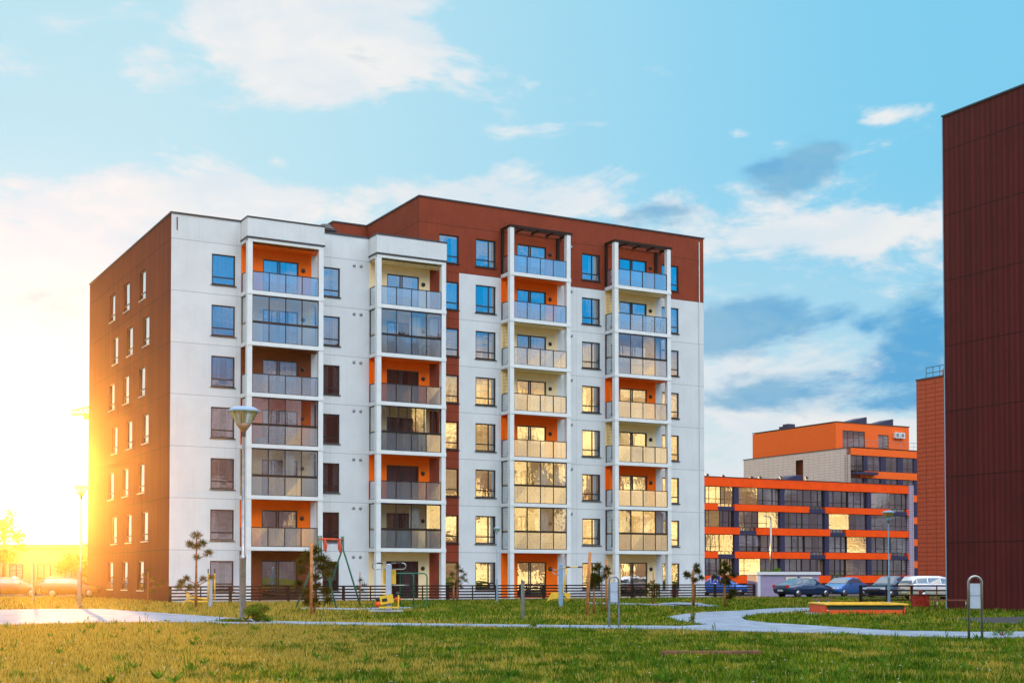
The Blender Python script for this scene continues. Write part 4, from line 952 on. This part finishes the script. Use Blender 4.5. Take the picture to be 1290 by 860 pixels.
# patio furniture on the terraces and bicycles on the balconies
def chair(loc, rz, label, m='bench_wood'):
    t = thing('patio_chair', label, 'chair', loc, rz, 'chairs on the terraces and balconies')
    MB().box(-.22, .22, -.22, .22, .42, .46).build('seat', m, t); MB().box(-.22, .22, .19, .22, .5, .9).build('backrest', m, t)
    for a in (-.19, .19):
        for b in (-.19, .19): MB().box(a-.02, a+.02, b-.02, b+.02, 0, .42).build('leg', 'black', t)
t = thing('patio_table', 'brown patio table on the terrace under the last balcony stack', 'table', BW(31.9, 1.5, .05), TH)
MB().box(-.6, .6, -.4, .4, .70, .74).build('tabletop', 'bench_wood', t)
for a in (-.5, .5):
    for b in (-.33, .33): MB().box(a-.025, a+.025, b-.025, b+.025, 0, .70).build('leg', 'black', t)
chair(BW(30.9, 1.5, .05), TH+1.6, 'brown patio chair left of the patio table'); chair(BW(32.9, 1.5, .05), TH-1.6, 'brown patio chair right of the patio table')
t = tag(MB().lathe([(.22, 0), (.26, .5), (.3, .52)], 14).build('plant_pot', 'bench_wood', None, True, BW(34.6, 1.4, .05)), 'brown plant pot right of the last balcony stack behind the fence', 'pot')
for q, lab, m_ in (((13.6, .6, 9.22), 'dark chair behind frosted glass on the fourth floor of the second balcony stack', 'black'), ((31.0, .6, 3.22), 'chair in the glazed first floor balcony of the last stack', 'black'),
                   ((15.9, .6, 9.22), 'pale chair behind frosted glass on the fourth floor of the second balcony stack', 'cream_paint'), ((24.9, .6, 3.22), 'brown chair in the glazed first floor balcony of the third stack', 'bench_wood')):
    chair(BW(*q), TH+random.uniform(-1, 1), lab, m_)
for q, sz, m_, lab in (((5.3, .7, 9.22), (.35, .3, .35), 'pale_trim', 'white storage box on the glazed orange balcony of the first stack'), ((6.9, .7, 9.22), (.5, .3, .5), 'stake_wood', 'tan storage box on the glazed orange balcony of the first stack'),
                       ((30.4, .75, 3.22), (.3, .3, .5), 'orange_plank', 'orange crate in the glazed first floor balcony of the last stack')):
    b_ = thing('storage_box', lab, 'box', BW(*q), TH, 'boxes stored on balconies'); MB().box(-sz[0], sz[0], -sz[1], sz[1], 0, sz[2]).build('box_body', m_, b_); MB().box(-sz[0]-.02, sz[0]+.02, -sz[1]-.02, sz[1]+.02, sz[2]+.002, sz[2]+.05).build('lid', m_, b_)
def bike(loc, rz, label):
    t = thing('bicycle', label, 'bicycle', loc, rz, 'bicycles stored on the balconies')
    for x in (-.5, .5):
        pts = [(x+.33*math.cos(a), 0, .34+.33*math.sin(a)) for a in [2*math.pi*i/20 for i in range(21)]]
        w_ = MB().tube(pts, .02, 6, False).build('wheel', 'rubber', t, True)
        sp = MB(); [sp.tube([(x, 0, .34), (x+.32*math.cos(a), 0, .34+.32*math.sin(a))], .004, 3) for a in [2*math.pi*i/10 for i in range(10)]]; sp.build('spokes', 'galv', w_)
    MB().tube([(-.5, 0, .34), (-.08, 0, .32), (.35, 0, .75), (-.15, 0, .78), (-.08, 0, .32)], .018, 6).tube([(-.5, 0, .34), (-.15, 0, .78)], .012, 6).tube([(.5, 0, .34), (.33, 0, .85)], .016, 6).build('bike_frame', 'car_blue', t, True)
    MB().tube([(.33, -.22, .95), (.33, 0, .88), (.33, .22, .95)], .014, 6).build('handlebar', 'black', t, True); MB().box(-.28, -.05, -.06, .06, .84, .88).build('saddle', 'black', t)
bike(BW(33.2, .95, 18.22), TH, 'bicycle behind frosted glass on the second highest balcony of the last stack')
bike(BW(23.3, .95, 6.22), TH, 'bicycle behind the glass of a gold lit glazed balcony in the third stack')
bike(BW(15.4, .95, 15.22), TH, 'bicycle behind frosted glass of a glazed balcony in the second stack')

# ------------------------------------------------------------------ CARS
def car(loc, rz, label, paint, kind='sedan', L=4.3, H=1.42, wid=1.74, group='cars parked beyond the lawn', back='rear'):
    t = thing('parked_car', label, 'car', loc, rz, group); h = H; hw = wid/2
    if kind == 'sedan': S = [(-1, .50, .62, .70), (-.97, .34, .86, .86), (-.80, .24, .95, .95), (-.62, .22, .97, .97), (-.38, .2, .98, h*.985), (-.05, .2, .97, h), (.20, .2, .95, h*.955), (.48, .2, .92, .93), (.72, .22, .84, .84), (.92, .3, .72, .72), (1, .42, .56, .58)]
    else: S = [(-1, .45, .80, .85), (-.985, .32, .98, 1.02), (-.93, .24, 1.0, h*.80), (-.82, .22, 1.0, h*.975), (-.45, .2, .99, h), (0, .2, .97, h), (.25, .2, .95, h*.94), (.56, .2, .93, .95), (.78, .22, .86, .86), (.94, .3, .74, .74), (1, .42, .58, .60)]
    body = MB(); nsec = None
    for x, zb, zbelt, zt in S:
        k = 1-.14*max(0, abs(x)-.75)/.25; w = hw*k; cab = zt > zbelt+.05; wr = hw*.76 if cab else w*.86
        sec = [(w*.90, zb), (w, zb+.14 if zb+.14 < zbelt else zbelt-.02), (w, (zb+zbelt)/2+.05), (w*.96, zbelt-.02 if zbelt-.02 > (zb+zbelt)/2+.05 else zbelt), (wr+(.10 if cab else 0)*0, max(zt-.07, zbelt)), (wr*.86, zt), (0, zt+.012)]
        sec = sec+[(-a, b) for a, b in sec[-2::-1]]
        nsec = len(sec); body.v += [(x*L/2, a, b) for a, b in sec]
    for i in range(len(S)-1):
        for j in range(nsec-1): a = i*nsec+j; body.f.append((a, a+1, a+nsec+1, a+nsec))
        a = i*nsec; body.f.append((a+nsec-1, a, a+nsec, a+2*nsec-1))
    body.f.append(tuple(range(nsec))[::-1]); body.f.append(tuple((len(S)-1)*nsec+j for j in range(nsec)))
    bo = body.build('body', paint, t, True)
    # glass panels just proud of the cabin
    def P(i, j, e=.012):
        v = Vector(body.v[i*nsec+j]); return v
    def lerp(a, b, s): return a+(b-a)*s
    cabi = [i for i, s in enumerate(S) if s[3] > s[2]+.05]; i0, i1 = cabi[0], cabi[-1]
    for sgn, jb, jt in ((1, 3, 4), (-1, nsec-4, nsec-5)):
        mb = MB()
        q = [P(i, jb) for i in range(i0-1, i1+2)]; r = [P(i, jt) for i in range(i0-1, i1+2)]
        off = Vector((0, .012*sgn, .004))
        for k in range(len(q)-1):
            a0, a1, b0, b1 = q[k], q[k+1], r[k], r[k+1]
            s0, s1 = .10, .90
            p = [lerp(a0, b0, s0), lerp(a1, b1, s0), lerp(a1, b1, s1), lerp(a0, b0, s1)]
            if 0 < k < len(q)-2 or True:
                c_ = sum(p, Vector())/4; p = [c_+(x-c_)*(.93 if (x-c_).length > 0 else 1)+off for x in p]
            mb.quad(*p)
        mb.build('side_window', 'car_glass', t)
    def across(ia, ib, nm):
        mb = MB(); A = [P(ia, 4), P(ia, 5), P(ia, 6), P(ia, 7), P(ia, 8)]; B = [P(ib, 4), P(ib, 5), P(ib, 6), P(ib, 7), P(ib, 8)]
        n_ = Vector((.014 if B[2].x > 0 or ib > ia else -.014, 0, .014))
        if nm == 'rear_window': n_.x = -abs(n_.x)
        for k in range(4): mb.quad(*[lerp(p, q, s)+n_ for p, q, s in ((A[k], B[k], .08), (A[k+1], B[k+1], .08), (A[k+1], B[k+1], .92), (A[k], B[k], .92))])
        mb.build(nm, 'car_glass', t, True)
    across(i1, i1+1, 'windscreen'); across(i0, i0-1, 'rear_window')
    for x in (-.60, .60):
        for s in (-1, 1):
            c_ = Vector((x*L/2, s*(hw-.10), .31))
            wv = MB().lathe([(0, -.09), (.24, -.09), (.31, -.06), (.31, .06), (.24, .09), (0, .09)], 20).xform(Matrix.Translation(c_) @ Matrix.Rotation(math.pi/2, 4, 'X')).build('wheel', 'tyre', t, True)
            MB().lathe([(0, .0), (.2, .012), (.2, 0)], 14).xform(Matrix.Translation(c_+Vector((0, s*.095, 0))) @ Matrix.Rotation(-s*math.pi/2, 4, 'X')).build('rim', 'galv', wv, True)
    for s in (-1, 1):
        MB().box(L/2*.93, L/2*.985, s*hw*.80-.16, s*hw*.80+.08, .60, .72).build('headlight', 'head_clear', t)
        MB().box(-L/2*1.0, -L/2*.955, s*hw*.76-.13, s*hw*.76+.12, .70, .88).build('tail_light', 'tail_red', t)
        MB().box(L*.11, L*.135, s*(hw+.02)-.09, s*(hw+.02)+.09, .93, 1.05).build('mirror', paint, t)
    MB().box(-L/2*1.012, -L/2*.99, -.25, .25, .45, .56).build('number_plate', 'pale_trim', t); return t
car((20.2, 93.5, 0), math.pi/2*0+.55, 'black sedan with red tail lights parked in front of the lavender kiosk', 'car_black', 'sedan', 4.3, 1.36)
car((24.0, 97.5, 0), math.pi+.75, 'blue grey sedan with sloping windscreen right of the kiosk', 'car_blue', 'sedan', 4.2, 1.40)
car((25.9, 92.0, 0), math.pi+.7, 'dark blue saloon parked between the sloping sedan and the silver hatchback', 'car_black', 'sedan', 4.3, 1.50)
car((26.4, 84.5, 0), .30, 'silver hatchback parked behind the short fence by the dark building', 'car_white', 'hatch', 4.2, 1.50)
car((15.9, 102.0, 0), -.25, 'bright blue car half hidden behind the long fence at the end of the white building', 'car_brightblue', 'sedan', 4.4, 1.40)
car((-35.0, 94.5, 0), .35, 'dull brown estate car at the far left edge in the glare', 'car_brown', 'hatch', 4.3, 1.42)
car((-30.6, 93.5, 0), .35, 'brown hatchback in the glare second from the left edge', 'car_brown', 'hatch', 4.0, 1.42)
car((-30.0, 101.5, 0), .2, 'white car mostly hidden behind the ribbed end wall in the glare', 'car_white', 'sedan', 4.3, 1.3)

# ------------------------------------------------------------------ FAR LEFT: houses, trees, crane
for i, (x, y, w_, d_, h_, lab, m_) in enumerate([(-60, 150, 16, 10, 4.6, 'low pale house at the left edge beyond the cars', 'far_wall')]):
    b_ = thing('far_house', lab, 'house', (x, y, 0), .1, 'far houses in the glare')
    MB().box(0, w_, 0, d_, 0, h_).build('wall', m_, b_); MB().box(-.3, w_+.3, -.3, d_+.3, h_, h_+.4).build('roof', 'coping', b_)
    for k in range(int(w_/3)): window(b_, 'window', 1+k*3, 1.2, 1.5, 1.6, (.75,), (), y=-.15, curt=(-1, 'room'))
def broad_tree(x, y, h, rad, label, n=2600, size=.16):
    t = thing('broadleaf_tree', label, 'tree', (x, y, 0), 0, 'trees in the glare at the left'); tr = MB(); mb = MB()
    tr.tube([(0, 0, 0), (.1, 0, h*.45), (0, 0, h*.9)], [.18, .12, .04], 7)
    for i in range(16):
        a = random.uniform(0, 6.28); z = random.uniform(.4, .98)*h; q = rad*(1-abs(z/h-.62)*1.5)*random.uniform(.5, 1)
        c_ = (q*math.cos(a), q*math.sin(a), z); tr.tube([(0, 0, z-q*.6), c_], [.05, .015], 5); leaves_mb(mb, c_, (rad*.38, rad*.38, rad*.32), n//16, size)
    tr.build('trunk', 'bark', t, True); mb.build('crown', 'tree_leaf', t)
broad_tree(-44.5, 118, 7.2, 1.9, 'loose round tree glowing at the left edge', 2200, .14)
broad_tree(-48, 150, 4.2, 2.4, 'low bushy tree behind the two cars in the glare')
broad_tree(-42, 140, 3.8, 2.4, 'low tree right of the bushy one behind the cars in the glare')
broad_tree(-51.5, 165, 5, 2.6, 'mid height tree behind the marker post in the glare')
cr = thing('tower_crane', 'yellow lattice crane jib showing past the ribbed end wall', 'crane', (-43, 152, 0), R(-20))
mb = MB(); nseg = 14
def J(i, k):
    x = .5-i*.62; q = 1-.75*i/nseg
    return [(x, -.5*q, 20.0), (x, .5*q, 20.0), (x, 0, 20.0+1.9*q)][k]
for k in range(3): mb.tube([J(0, k), J(nseg, k)], .085, 5)
for i in range(nseg):
    for k in range(3): mb.tube([J(i, k), J(i+1, (k+1) % 3)], .04, 4)
mb.box(-6.2, -5.2, -.4, .4, 19.4, 19.9); mb.build('jib', 'crane_yellow', cr)
mb = MB()
for a in (-.6, .6):
    for b in (-.6, .6): mb.tube([(a, b, 0), (a, b, 22)], .1, 4)
for i in range(15): mb.tube([(-.6, -.6, i*1.4), (.6, -.6, i*1.4+1.4)], .06, 4).tube([(.6, .6, i*1.4), (-.6, .6, i*1.4+1.4)], .06, 4)
mb.build('mast', 'crane_yellow', cr)

# ------------------------------------------------------------------ HAZE
HAZE = True
if HAZE:
    hz = MB().box(-110, 110, -8, 242, -1, 34).mesh('haze', 'room')
    hm = bpy.data.materials.new('haze_air'); hm.use_nodes = True; nt = hm.node_tree; nt.nodes.clear()
    pv = nt.nodes.new('ShaderNodeVolumePrincipled'); pv.inputs['Color'].default_value = (1.0, .62, .24, 1); pv.inputs['Density'].default_value = .00026; pv.inputs['Anisotropy'].default_value = .952
    oo = nt.nodes.new('ShaderNodeOutputMaterial'); nt.links.new(pv.outputs[0], oo.inputs['Volume'])
    hz.materials.clear(); hz.materials.append(hm); o = link('haze', hz); o['kind'] = 'stuff'
